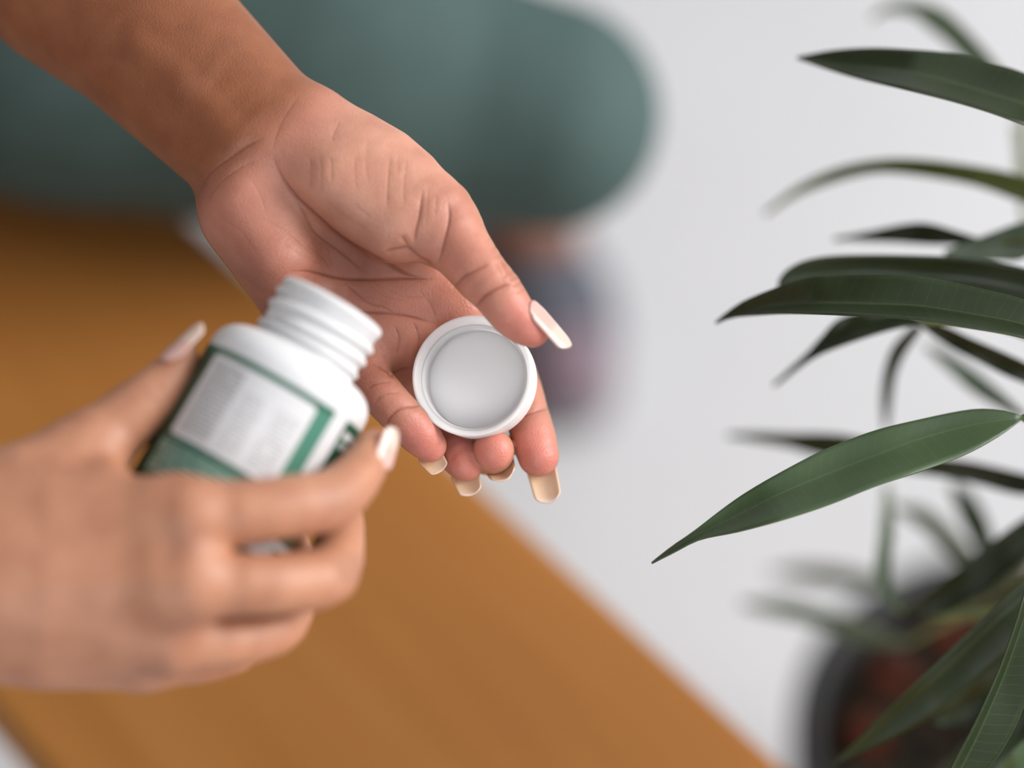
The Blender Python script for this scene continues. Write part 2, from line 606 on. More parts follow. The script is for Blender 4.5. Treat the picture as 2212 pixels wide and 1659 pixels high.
def chain(P, st, k=3.0):
    d = None
    for s, e in zip(st[:-1], st[1:]):
        c = cone(P, s[0], e[0], s[1], e[1])
        d = c if d is None else smin(d, c, k)
    return d


def catmull(pts, n=6):
    pts = [np.asarray(p, float) for p in pts]
    if len(pts) < 3: return np.array(pts)
    P = [2 * pts[0] - pts[1]] + pts + [2 * pts[-1] - pts[-2]]
    out = []
    for i in range(1, len(P) - 2):
        for j in range(n):
            t = j / n
            out.append(0.5 * ((2 * P[i]) + (-P[i - 1] + P[i + 1]) * t + (2 * P[i - 1] - 5 * P[i] + 4 * P[i + 1] - P[i + 2]) * t * t
                              + (-P[i - 1] + 3 * P[i] - 3 * P[i + 1] + P[i + 2]) * t ** 3))
    out.append(pts[-1])
    return np.array(out)


def rod(P, st):
    d = None
    for s, e in zip(st[:-1], st[1:]):
        c = cone(P, s[0], e[0], s[1], e[1])
        d = c if d is None else np.minimum(d, c)
    return d


def smooth_stations(st, n=3):
    A = np.array([list(p) + [r] for p, r in st], dtype=float)
    c = catmull(list(A), n)
    return [(q[:3].astype(np.float32), float(q[3])) for q in c]


def S(px, py, d, rpx):
    """A station: pixel, mm towards the lens, radius in pixels."""
    return (PT(px, py, d).astype(np.float32), RR(rpx, d))


def WS(x, y, z, r):
    """A station given in world metres."""
    return (from_world((x, y, z)).astype(np.float32), r * 1000.0)


def eval_f(f, P, chunk=400000):
    out = np.empty(len(P), dtype=np.float32)
    for i in range(0, len(P), chunk):
        out[i:i + chunk] = f(P[i:i + chunk])
    return out


def surface_nets(f, lo, hi, h):
    lo, hi = np.asarray(lo, np.float32), np.asarray(hi, np.float32)
    n = np.ceil((hi - lo) / h).astype(int) + 1
    ax = [lo[i] + np.arange(n[i], dtype=np.float32) * h for i in range(3)]
    # coarse pass picks the cells near the surface
    G = np.stack(np.meshgrid(*ax, indexing='ij'), -1).reshape(-1, 3)
    st = 4
    cidx = [np.minimum(np.arange(0, n[i] + st, st), n[i] - 1) for i in range(3)]
    V = np.full(tuple(n), 1e3, np.float32)
    nb = [(n[i] + st - 1) // st for i in range(3)]
    bc = np.stack(np.meshgrid(*[(np.arange(nb[i]) * st + st / 2.0) * h + lo[i] for i in range(3)], indexing='ij'), -1).reshape(-1, 3).astype(np.float32)
    bv = eval_f(f, bc).reshape(nb)
    near = np.abs(bv) < st * h * 1.35 + 1.0
    V = np.repeat(np.repeat(np.repeat(np.where(bv < 0, -1e3, 1e3), st, 0), st, 1), st, 2)[:n[0], :n[1], :n[2]].astype(np.float32)
    mk = np.repeat(np.repeat(np.repeat(near, st, 0), st, 1), st, 2)[:n[0], :n[1], :n[2]]
    Vf = V.reshape(-1)
    ids = np.nonzero(mk.reshape(-1))[0]
    Vf[ids] = eval_f(f, G[ids])
    V = Vf.reshape(tuple(n))
    ins = V < 0
    # cell vertices
    cs = tuple(n - 1)
    cnt = np.zeros(cs, np.float32)
    acc = np.zeros(cs + (3,), np.float32)
    for axis in range(3):
        sl0 = [slice(None)] * 3; sl1 = [slice(None)] * 3
        sl0[axis] = slice(0, -1); sl1[axis] = slice(1, None)
        v0, v1 = V[tuple(sl0)], V[tuple(sl1)]
        cr = (v0 < 0) != (v1 < 0)
        t = np.where(cr, v0 / np.where(cr, v0 - v1, 1), 0)
        oth = [a for a in range(3) if a != axis]
        for da in (0, 1):
            for db in (0, 1):
                s = [slice(None)] * 3
                s[oth[0]] = slice(da, n[oth[0]] - 1 + da)
                s[oth[1]] = slice(db, n[oth[1]] - 1 + db)
                c = cr[tuple(s)]
                cnt += c
                acc[..., axis] += c * t[tuple(s)]
                acc[..., oth[0]] += c * da
                acc[..., oth[1]] += c * db
    act = cnt > 0
    vid = np.full(cs, -1, np.int64)
    vid[act] = np.arange(act.sum())
    ijk = np.argwhere(act)
    verts = lo + (ijk + acc[act] / cnt[act][:, None]) * h
    faces = []
    for axis in range(3):
        o1, o2 = (axis + 1) % 3, (axis + 2) % 3
        sl0 = [slice(None)] * 3; sl1 = [slice(None)] * 3
        sl0[axis] = slice(0, -1); sl1[axis] = slice(1, None)
        a, b = ins[tuple(sl0)], ins[tuple(sl1)]
        e = np.argwhere(a != b)
        e = e[(e[:, o1] > 0) & (e[:, o2] > 0) & (e[:, o1] < n[o1] - 1) & (e[:, o2] < n[o2] - 1)]
        flip = a[e[:, 0], e[:, 1], e[:, 2]]
        q = []
        for d1, d2 in ((0, 0), (1, 0), (1, 1), (0, 1)):
            c = e.copy()
            c[:, o1] -= d1; c[:, o2] -= d2
            q.append(vid[c[:, 0], c[:, 1], c[:, 2]])
        q = np.stack(q, 1)
        q[~flip] = q[~flip][:, ::-1]
        faces.append(q)
    faces = np.concatenate(faces)
    faces = faces[(faces >= 0).all(1)]
    return verts.astype(np.float32), faces


def subdivide(v, f):
    e = np.sort(np.stack([f, np.roll(f, -1, 1)], -1).reshape(-1, 2), 1)
    ue, inv = np.unique(e, axis=0, return_inverse=True)
    inv = inv.reshape(-1, 4)
    em = (v[ue[:, 0]] + v[ue[:, 1]]) / 2
    fc = v[f].mean(1)
    nv, ne = len(v), len(ue)
    allv = np.concatenate([v, em, fc])
    c = nv + ne + np.arange(len(f))
    qs = []
    for i in range(4):
        qs.append(np.stack([f[:, i], nv + inv[:, i], c, nv + inv[:, i - 1]], 1))
    return allv, np.concatenate(qs)


def relax(v, f, it=2, w=0.5):
    e = np.stack([f, np.roll(f, -1, 1)], -1).reshape(-1, 2)
    for _ in range(it):
        s = np.zeros_like(v); c = np.zeros(len(v), np.float32)
        for a, b in ((0, 1), (1, 0)):
            for ch in range(3):
                s[:, ch] += np.bincount(e[:, a], v[e[:, b], ch], len(v)).astype(np.float32)
            c += np.bincount(e[:, a], minlength=len(v)).astype(np.float32)
        v = v + w * (s / np.maximum(c, 1)[:, None] - v)
    return v


def grad(f, v, eps):
    """four-point gradient; also the mean value at the point"""
    g = np.zeros_like(v); val = np.zeros(len(v), np.float32)
    for d in ((1, -1, -1), (-1, -1, 1), (-1, 1, -1), (1, 1, 1)):
        d = np.array(d, np.float32)
        e = eval_f(f, v + d * eps)
        g += e[:, None] * d
        val += e / 4
    return g / (4 * eps), val


def project(f, v, eps=0.3, it=2):
    v = v.astype(np.float32)
    for _ in range(it):
        g, val = grad(f, v, eps)
        l2 = np.maximum((g * g).sum(1), 0.15)
        v = v - g * np.clip(val / l2, -2.0, 2.0)[:, None]
    g, val = grad(f, v, eps)
    return v, g / np.maximum(np.sqrt((g * g).sum(1)), 1e-6)[:, None]


def polish(f, lo, hi, h, sub=1):
    v, q = surface_nets(f, lo, hi, h)
    v = relax(v, q, 2)
    for _ in range(sub):
        v, _n = project(f, v, 0.3, 1)
        v, q = subdivide(v, q)
    v = relax(v, q, 1, 0.35)
    v, nrm = project(f, v, 0.25, 1)
    return v, q, nrm


def pix(v):
    k = FPX / (DIST - v[:, 2])
    return np.stack([W / 2 + v[:, 0] * k, H / 2 - v[:, 1] * k], 1)


def seg_dist(p, pl):
    pl = np.asarray(pl, np.float32)
    best = np.full(len(p), 1e9, np.float32)
    for a, b in zip(pl[:-1], pl[1:]):
        ba = b - a
        t = np.clip((p - a) @ ba / (ba @ ba + 1e-6), 0, 1)
        q = p - a - t[:, None] * ba
        best = np.minimum(best, np.sqrt((q * q).sum(1)))
    return best


def smooth01(x, a, b):
    t = np.clip((x - a) / (b - a), 0, 1)
    return t * t * (3 - 2 * t)


# ---- open left hand with the cap (palm to the lens)
L_ELBOW = WS(-0.30, 0.30, 0.775, 0.043)
L_palm = [
    # forearm: radius and ulna side by side
    [S(601, 270, -10, 112), S(357, 17, -24, 130), S(222, -108, -36, 145), L_ELBOW],
    [S(517, 346, -10, 108), S(262, 108, -26, 126), S(118, 0, -38, 140), L_ELBOW],
    [S(560, 308, -9, 112), S(310, 62, -24, 130), S(170, -54, -36, 150)],
    # carpus and metacarpals
    [S(560, 308, -9, 108), S(620, 420, -16, 98)],
    [S(650, 370, -14, 90), S(830, 520, -20, 84), S(985, 655, -20, 78)],
    [S(600, 420, -16, 92), S(770, 570, -22, 84), S(905, 705, -22, 78)],
    [S(555, 450, -14, 92), S(720, 620, -20, 84), S(838, 738, -18, 76)],
    [S(525, 470, -12, 82), S(640, 640, -14, 84), S(755, 765, -12, 72)],
    # ball of the thumb and heel of the hand
    [S(690, 292, -6, 92), S(820, 370, 0, 99), S(900, 440, 4, 93), S(952, 490, 6, 78)],
    [S(652, 338, -1, 80), S(730, 390, 6, 88), S(840, 480, 6, 84)],
    [S(530, 440, 0, 70), S(600, 560, 2, 74)],
]
L_fingers = {
    'thumb': [S(945, 470, 6, 80), S(1003, 547, 11, 66), S(1040, 595, 14, 60), S(1073, 630, 15, 56), S(1104, 674, 15, 51), S(1130, 699, 15, 46), S(1151, 713, 15, 38)],
    'index': [S(985, 660, -20, 74), S(1050, 725, -30, 62), S(1090, 780, -30, 56), S(1120, 840, -24, 50), S(1137, 890, -19, 47), S(1152, 945, -14, 49), S(1163, 985, -11, 45)],
    'middle': [S(905, 710, -22, 72), S(960, 800, -36, 62), S(1000, 880, -40, 56), S(1032, 945, -34, 52), S(1056, 978, -22, 49), S(1064, 976, -8, 47), S(1066, 972, -3, 44)],
    'ring': [S(838, 740, -18, 70), S(890, 820, -34, 60), S(930, 890, -36, 54), S(965, 945, -24, 49), S(988, 978, -12, 46), S(1006, 1000, -7, 40)],
    'pinky': [S(755, 765, -12, 68), S(795, 822, -4, 54), S(825, 853, 2, 48), S(850, 880, 4, 46), S(874, 905, 4, 46), S(905, 938, 2, 45), S(928, 962, 0, 37)],
}


def make_field(palm, fingers, kp, kf, extra=None):
    palm = [smooth_stations(st, 2) if i == 8 else st for i, st in enumerate(palm)]
    fine = {k: smooth_stations(st, 2) for k, st in fingers.items()}

    def bounds(st, pad):
        A = np.array([p for p, r in st]); r = max(r for p, r in st) + pad
        return A.min(0) - r, A.max(0) + r
    pb = [(st, bounds(st, kp + 10)) for st in palm]
    fb = [(st, bounds(st, kf + 10)) for st in fine.values()]

    def f(P):
        d = np.full(len(P), 1e3, np.float32)
        for st, (lo_, hi_) in pb:
            m = np.nonzero(((P > lo_) & (P < hi_)).all(1))[0]
            if len(m): d[m] = smin(d[m], rod(P[m], st), kp)
        if extra is not None:
            d = extra(P, d)
        out = d.copy()
        for st, (lo_, hi_) in fb:
            m = np.nonzero(((P > lo_) & (P < hi_)).all(1))[0]
            if len(m): out[m] = np.minimum(out[m], smin(d[m], rod(P[m], st), kf))
        return out
    return f


TEND = [(S(300, 92, -4, 20), S(400, 180, 0, 22)), (S(400, 180, 0, 22), S(522, 302, 5, 24))]


def L_extra(P, d):
    for s, e in TEND:
        d = smin(d, cone(P, s[0], e[0], s[1], e[1]), 6.0)
    return d


fL = make_field(L_palm, L_fingers, 11.0, 5.0, L_extra)
L_LO, L_HI = np.array([-215.0, -48.0, -75.0]), np.array([30.0, 165.0, 42.0])
vL, qL, nL = polish(fL, L_LO, L_HI, 1.45, 1)

# creases of the palm, traced as grooves: (points, half width mm, depth mm)
CREASE = [
    ([(424, 440), (432, 405), (452, 374), (490, 345), (540, 312), (572, 296)], 0.9, 0.75),
    ([(440, 450), (468, 402), (512, 366), (560, 345)], 0.7, 0.35),
    ([(650, 200), (614, 252), (594, 300), (589, 332)], 0.9, 0.22),
    ([(589, 332), (604, 376), (642, 433), (687, 474), (734, 515), (797, 553), (861, 585), (905, 601), (945, 598)], 1.1, 1.3),
    ([(622, 410), (655, 462), (683, 503), (737, 547), (800, 601)], 0.8, 0.6),
    ([(617, 588), (671, 588), (737, 601), (813, 604), (892, 602), (955, 603)], 0.9, 1.0),
    ([(737, 602), (790, 650), (830, 664), (870, 690)], 0.7, 0.5),
    ([(730, 668), (791, 674), (845, 677), (892, 685), (940, 700)], 0.9, 0.9),
    ([(943, 577), (959, 522), (971, 465), (966, 430)], 0.9, 0.9),
    ([(895, 535), (898, 500), (905, 465), (913, 408)], 0.9, 0.75),
    ([(835, 455), (838, 386), (843, 335)], 0.7, 0.3),
    ([(822, 547), (835, 544), (862, 540), (883, 538), (908, 560), (943, 575)], 1.0, 1.0),
    ([(883, 538), (876, 524), (866, 508)], 0.9, 0.7),
    ([(669, 338), (671, 376), (669, 414)], 0.6, 0.25),
    ([(712, 335), (716, 362), (714, 395)], 0.6, 0.22),
    ([(735, 260), (722, 285), (716, 310)], 0.6, 0.22),
    ([(770, 330), (765, 370), (772, 420)], 0.6, 0.15),
    ([(880, 340), (872, 400), (873, 450)], 0.6, 0.2),
    ([(975, 625), (987, 612), (1003, 596), (1040, 577), (1062, 570)], 0.8, 0.75),
    ([(1021, 668), (1030, 658), (1054, 634), (1090, 616), (1112, 612)], 0.8, 0.85),
    ([(1079, 556), (1098, 586), (1118, 606)], 0.7, 0.6),
    ([(1085, 602), (1100, 588), (1116, 590)], 0.5, 0.35),
    ([(1066, 560), (1078, 582), (1090, 612)], 0.5, 0.25),
    ([(790, 842), (806, 831), (821, 826), (848, 823)], 0.6, 0.5),
    ([(806, 876), (816, 862), (833, 851), (866, 847)], 0.6, 0.4),
    ([(826, 932), (832, 920), (842, 902), (863, 884), (898, 876), (920, 874)], 0.8, 0.75),
    ([(800, 782), (833, 797), (847, 809), (869, 800), (898, 793)], 0.9, 0.9),
    ([(850, 700), (862, 730), (858, 770)], 0.9, 0.5),
    ([(890, 690), (905, 730), (900, 780)], 0.9, 0.5),
    ([(1090, 910), (1118, 902), (1160, 887), (1190, 882), (1206, 882)], 0.7, 0.7),
    ([(1150, 820), (1175, 815)], 0.5, 0.3),
    ([(700, 520), (712, 545), (716, 575)], 0.5, 0.2),
    ([(560, 470), (620, 500), (690, 560)], 0.6, 0.2),
    # skin folds over the thumb joint
    ([(1048, 520), (1072, 508)], 0.5, 0.26), ([(1058, 540), (1084, 526)], 0.5, 0.3), ([(1070, 556), (1094, 544)], 0.5, 0.34),
    ([(1082, 574), (1106, 562)], 0.5, 0.4), ([(1092, 592), (1118, 580)], 0.6, 0.55), ([(1098, 606), (1124, 596)], 0.6, 0.5),
    ([(1104, 620), (1130, 608)], 0.5, 0.34), ([(1112, 634), (1136, 624)], 0.5, 0.26),
    ([(448, 150), (505, 205), (550, 258)], 3.4, 1.3),      # hollow beside the wrist tendon
    ([(700, 430), (745, 470), (800, 500)], 0.5, 0.14), ([(760, 440), (800, 470)], 0.5, 0.14), ([(655, 520), (700, 560), (720, 590)], 0.5, 0.2),
    ([(690, 545), (705, 600)], 0.5, 0.2), ([(672, 500), (690, 560), (696, 585)], 0.5, 0.16), ([(600, 520), (650, 548), (700, 575)], 0.5, 0.16),
    ([(470, 470), (520, 500), (560, 560)], 0.5, 0.14), ([(540, 380), (565, 430), (575, 470)], 0.5, 0.16), ([(790, 610), (830, 640), (880, 650)], 0.5, 0.22),
    ([(820, 615), (870, 640), (930, 640)], 0.5, 0.22), ([(900, 620), (930, 660), (940, 690)], 0.5, 0.2), ([(780, 560), (800, 600), (830, 625)], 0.5, 0.2),
    ([(690, 330), (694, 372), (690, 420)], 0.5, 0.14), ([(795, 300), (790, 350), (796, 400)], 0.5, 0.14), ([(860, 330), (858, 380)], 0.5, 0.12),
    ([(925, 400), (922, 450), (918, 500)], 0.5, 0.24), ([(942, 420), (940, 470)], 0.5, 0.18),
    ([(815, 740), (832, 765), (836, 790)], 0.6, 0.25), ([(880, 740), (884, 770)], 0.6, 0.22),
]
def seg_param(p, pl):
    """distance to a polyline and position along it (0..1)"""
    pl = np.asarray(pl, np.float32)
    L = np.concatenate([[0], np.cumsum(np.linalg.norm(np.diff(pl, axis=0), axis=1))])
    best = np.full(len(p), 1e9, np.float32); par = np.zeros(len(p), np.float32)
    p = p.astype(np.float32)
    for i, (a, b) in enumerate(zip(pl[:-1], pl[1:])):
        ba = b - a
        t = np.clip((p - a) @ ba / (ba @ ba + 1e-6), 0, 1)
        q = p - a - t[:, None] * ba
        d = np.sqrt((q * q).sum(1))
        k = d < best
        best[k] = d[k]
        par[k] = ((L[i] + t * (L[i + 1] - L[i])) / L[-1])[k]
    return best, par


CR = [(catmull(pl, 5), hw, dep) for pl, hw, dep in CREASE]


def near_crease(v):
    p = pix(v)
    out = np.full(len(v), 1e9, np.float32)
    for pl, hw, dep in CR:
        lo_, hi_ = pl.min(0) - 45, pl.max(0) + 45
        m = np.nonzero(((p > lo_) & (p < hi_)).all(1))[0]
        if len(m): out[m] = np.minimum(out[m], seg_param(p[m], pl)[0])
    return out


def local_sub(v, q, n, sel):
    """split the chosen quads in four; the new points on their rim stay on the old edges"""
    v2, q2 = subdivide(v, q[sel])
    n2, _q = subdivide(n, q[sel])
    n2 /= np.maximum(np.linalg.norm(n2, axis=1), 1e-6)[:, None]
    return v2, np.concatenate([q[~sel], q2]), n2


for lim in (30.0, 13.0):
    fc = vL[qL].mean(1)
    facing = nL[qL[:, 0]][:, 2] > -0.2
    vL, qL, nL = local_sub(vL, qL, nL, (near_crease(fc) < lim) & facing & (fc[:, 2] > -36))
pL = pix(vL)
k_mm = (DIST - vL[:, 2]) / FPX
face = smooth01(nL[:, 2], -0.15, 0.15) * (vL[:, 2] > -34)
groove = np.zeros(len(vL), np.float32)
dip = np.zeros(len(vL), np.float32)
for pl, hw, dep in CR:
    lo_, hi_ = pl.min(0) - 45, pl.max(0) + 45
    m = np.nonzero(((pL > lo_) & (pL < hi_)).all(1))[0]
    d, par = seg_param(pL[m], pl)
    d = d * k_mm[m]
    tp = smooth01(par, -0.02, 0.22) * smooth01(1 - par, -0.02, 0.22) * (0.94 + 0.06 * np.sin(par * 17 + len(pl)))
    w = hw * 0.55
    groove[m] = np.maximum(groove[m], (0.0 if hw > 2 else 0.52) * dep * tp / (1 + (d / w) ** 2) ** 1.5)
    dip[m] = np.maximum(dip[m], 0.50 * dep * tp * np.exp(-(d / (2.4 * hw)) ** 2))
groove *= face
vL = vL - nL * (groove + dip * face)[:, None]

def mixc(a, b, t):
    return a + (b - a) * t[:, None]


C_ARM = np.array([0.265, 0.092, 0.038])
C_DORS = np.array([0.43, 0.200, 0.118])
C_PALM = np.array([0.525, 0.218, 0.152])
C_THEN = np.array([0.555, 0.268, 0.186])
C_TIP = np.array([0.610, 0.215, 0.165])
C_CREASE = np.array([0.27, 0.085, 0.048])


def hash_noise(v, s):
    return (np.sin(v[:, 0] * s + 1.3) * np.sin(v[:, 1] * s * 1.13 + 2.1) * np.sin(v[:, 2] * s * 0.91 + 0.4)
            + 0.5 * np.sin(v[:, 0] * s * 2.3 + v[:, 1] * s * 1.7) * np.sin(v[:, 2] * s * 2.1 + v[:, 0] * s))


def left_colour(v, n, p, gr):
    # beyond the wrist crease, on the palm side
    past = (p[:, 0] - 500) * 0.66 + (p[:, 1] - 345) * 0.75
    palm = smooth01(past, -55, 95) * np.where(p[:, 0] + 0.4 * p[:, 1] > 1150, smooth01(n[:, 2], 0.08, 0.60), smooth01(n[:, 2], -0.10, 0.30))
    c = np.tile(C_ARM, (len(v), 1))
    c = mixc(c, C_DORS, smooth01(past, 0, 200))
    c = mixc(c, C_PALM, palm)
    dt = np.sqrt((p[:, 0] - 790) ** 2 + (p[:, 1] - 380) ** 2)
    c = mixc(c, C_THEN, (1 - smooth01(dt, 80, 260)) * palm)
    tip = np.zeros(len(v))
    for q, r in (((1150, 700), 75), ((1165, 985), 80), ((1068, 985), 60), ((1000, 990), 60), ((925, 960), 70)):
        dd = np.sqrt((p[:, 0] - q[0]) ** 2 + (p[:, 1] - q[1]) ** 2)
        tip = np.maximum(tip, 1 - smooth01(dd, r * 0.45, r * 1.25))
    c = mixc(c, C_TIP, tip * palm)
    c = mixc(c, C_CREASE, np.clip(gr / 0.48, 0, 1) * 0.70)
    c = c * (1 + 0.03 * hash_noise(v, 0.09))[:, None]
    return np.clip(c, 0.01, 0.9)


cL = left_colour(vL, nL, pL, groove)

# ---- right hand round the bottle (back of the hand to the lens)
R_ELBOW = WS(-0.41, -0.02, 0.715, 0.044)
R_palm = [
    [S(-190, 1170, 72, 140), R_ELBOW],
    [S(-190, 1310, 72, 140), R_ELBOW],
    [S(-190, 1240, 74, 150), S(0, 1240, 78, 130)],
    [S(-150, 1160, 76, 125), S(120, 1120, 82, 95), S(395, 1118, 84, 80)],
    [S(-150, 1240, 78, 125), S(120, 1240, 86, 95), S(395, 1258, 88, 80)],
    [S(-150, 1300, 76, 125), S(110, 1330, 82, 95), S(365, 1378, 80, 74)],
    [S(-150, 1330, 72, 120), S(100, 1400, 74, 90), S(310, 1425, 66, 66)],
    [S(-120, 1120, 66, 120), S(60, 1050, 66, 100), S(185, 985, 58, 88)],
    [S(60, 1120, 70, 95), S(220, 1080, 72, 70)],
    [S(385, 1110, 86, 62), S(415, 1106, 90, 46)],
    [S(385, 1255, 90, 60), S(420, 1252, 93, 44)],
]
R_fingers = {
    'thumb': [S(180, 985, 58, 86), S(245, 930, 54, 74), S(300, 882, 52, 66), S(345, 842, 50, 57), S(376, 803, 48, 46), S(396, 772, 47, 34)],
    'index': [S(395, 1118, 84, 78), S(520, 1108, 84, 72), S(640, 1092, 78, 68), S(712, 1080, 70, 66), S(765, 1036, 60, 56), S(795, 992, 52, 47), S(812, 962, 48, 36)],
    'middle': [S(395, 1262, 88, 76), S(530, 1262, 86, 68), S(640, 1258, 78, 66), S(710, 1240, 66, 66), S(733, 1170, 50, 54), S(735, 1110, 38, 48), S(722, 1060, 30, 40)],
    'ring': [S(365, 1380, 80, 70), S(480, 1385, 74, 60), S(585, 1362, 62, 58), S(625, 1320, 48, 52), S(640, 1240, 32, 46), S(630, 1180, 24, 40)],
    'pinky': [S(310, 1425, 66, 62), S(420, 1428, 58, 50), S(510, 1408, 44, 46), S(560, 1360, 32, 42), S(570, 1300, 22, 38)],
}
fR = make_field(R_palm, R_fingers, 12.0, 5.0)
R_LO, R_HI = np.array([-238.0, -105.0, -5.0]), np.array([-28.0, 32.0, 118.0])
vR, qR, nR = polish(fR, R_LO, R_HI, 2.1, 1)
pR = pix(vR)


def right_colour(v, n, p):
    c = np.tile(C_DORS * 1.12, (len(v), 1))
    inner = smooth01(-n[:, 2], 0.1, 0.6)
    c = mixc(c, C_PALM, inner)
    for q, r in (((385, 1172), 70), ((400, 1350), 60), ((735, 1075), 60), ((760, 1230), 55), ((345, 1446), 50), ((212, 1006), 45)):  # darker knuckle skin, with shade in the dips and folds painted in
        dd = np.sqrt((p[:, 0] - q[0]) ** 2 + (p[:, 1] - q[1]) ** 2)
        c = mixc(c, np.array([0.33, 0.15, 0.095]), (1 - smooth01(dd, r * 0.2, r)) * 0.45 * (1 - inner))
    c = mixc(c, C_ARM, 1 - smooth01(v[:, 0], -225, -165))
    return np.clip(c * (1 + 0.03 * hash_noise(v, 0.05))[:, None], 0.01, 0.9)


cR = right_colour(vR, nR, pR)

# ---- the rest of the sitting figure (outside the frame), coarser
SHL, SHR = (-0.36, 0.45, 0.99), (-0.52, 0.15, 0.96)
NECK0, NECK1 = (-0.45, 0.31, 1.00), (-0.40, 0.28, 1.10)
HEAD = (-0.365, 0.265, 1.20)
PEL = (-0.49, 0.33, 0.575)
HIPL, HIPR = (-0.44, 0.40, 0.576), (-0.52, 0.24, 0.576)
FWD = np.array([0.89, -0.46, 0.0])
LFT = np.array([0.46, 0.89, 0.0])
HC = np.array(HEAD)


def hw(fwd, left, up):
    return tuple(HC + FWD * fwd + LFT * left + np.array([0, 0, up]))


B_parts = [
    [L_ELBOW, WS(-0.335, 0.38, 0.89, 0.046), WS(*SHL, 0.052)],
    [R_ELBOW, WS(-0.47, 0.07, 0.84, 0.047), WS(*SHR, 0.052)],
    [WS(*SHL, 0.050), WS(*NECK0, 0.060), WS(*SHR, 0.050)],
    [WS(-0.44, 0.30, 0.93, 0.085), WS(-0.47, 0.32, 0.75, 0.082), WS(*PEL, 0.10)],
    [WS(-0.40, 0.37, 0.90, 0.075), WS(-0.46, 0.24, 0.88, 0.075)],
    [WS(*NECK0, 0.050), WS(*NECK1, 0.050)],
    [WS(*hw(-0.01, 0, 0.02), 0.082), WS(*hw(0.02, 0, -0.02), 0.072)],
    [WS(*hw(0.035, 0, -0.045), 0.055), WS(*hw(0.05, 0, -0.085), 0.034)],
]
B_small = [
    [WS(*hw(0.090, 0, 0.005), 0.008), WS(*hw(0.107, 0, -0.025), 0.012)],
    [WS(*hw(0.0, 0.080, -0.01), 0.016), WS(*hw(0.005, 0.078, -0.035), 0.011)],
    [WS(*hw(0.0, -0.080, -0.01), 0.016), WS(*hw(0.005, -0.078, -0.035), 0.011)],
]
ARMS = [L_palm[0][1:], L_palm[1][1:], L_palm[2][1:], R_palm[0], R_palm[1], R_palm[2]]


def fB(P):
    d = None
    for st in B_parts:
        c = chain(P, st, 20.0)
        d = c if d is None else smin(d, c, 22.0)
    for st in ARMS:
        d = smin(d, rod(P, st), 11.5)
    for st in B_small:
        d = smin(d, chain(P, st, 3.0), 8.0)
    return d


allw = from_world(np.array([SHL, SHR, HEAD, PEL, (-0.30, 0.30, 0.775), (-0.41, -0.02, 0.715)]))
lo, hi = allw.min(0) - 190, allw.max(0) + 190
hi[0] = max(hi[0], -60); lo[1] = min(lo[1], -130); hi[2] = max(hi[2], 125)
vB, qB = surface_nets(fB, lo, hi, 7.0)
vB = relax(vB, qB, 2)
vB, nB = project(fB, vB, 1.0, 2)
cen = vB[qB].mean(1)
inL = ((cen > L_LO + 4) & (cen < L_HI - 4)).all(1)
inR = ((cen > R_LO + 5) & (cen < R_HI - 5)).all(1)
inR |= (cen[:, 0] > R_LO[0] + 5) & (cen[:, 2] > -20) & (cen[:, 1] < 40)
qB = qB[~(inL | inR)]
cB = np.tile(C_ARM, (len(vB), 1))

# one skin for the whole figure
PLOC = Vector((PEL[0], PEL[1], 0.0))
person = empty('person', PLOC)
tag(person, 'person sitting astride the bench in teal leggings, opening a pill bottle with both hands', 'person')
V = np.concatenate([vL, vR, vB]); Q = np.concatenate([qL, qR + len(vL), qB + len(vL) + len(vR)])
C = np.concatenate([cL, cR, cB])
body = new_mesh('body', to_world(V), Q, M_SKIN, person, True, (0, 0, 0))


def set_col(o, name, cols):
    me = o.data
    at = me.color_attributes.new(name, 'FLOAT_COLOR', 'POINT')
    buf = np.ones((len(me.vertices), 4), np.float32)
    buf[:, :3] = cols
    at.data.foreach_set('color', buf.reshape(-1))


set_col(body, 'skin', C)
body['label'] = 'brown skin of arms and hands with pinker palm'


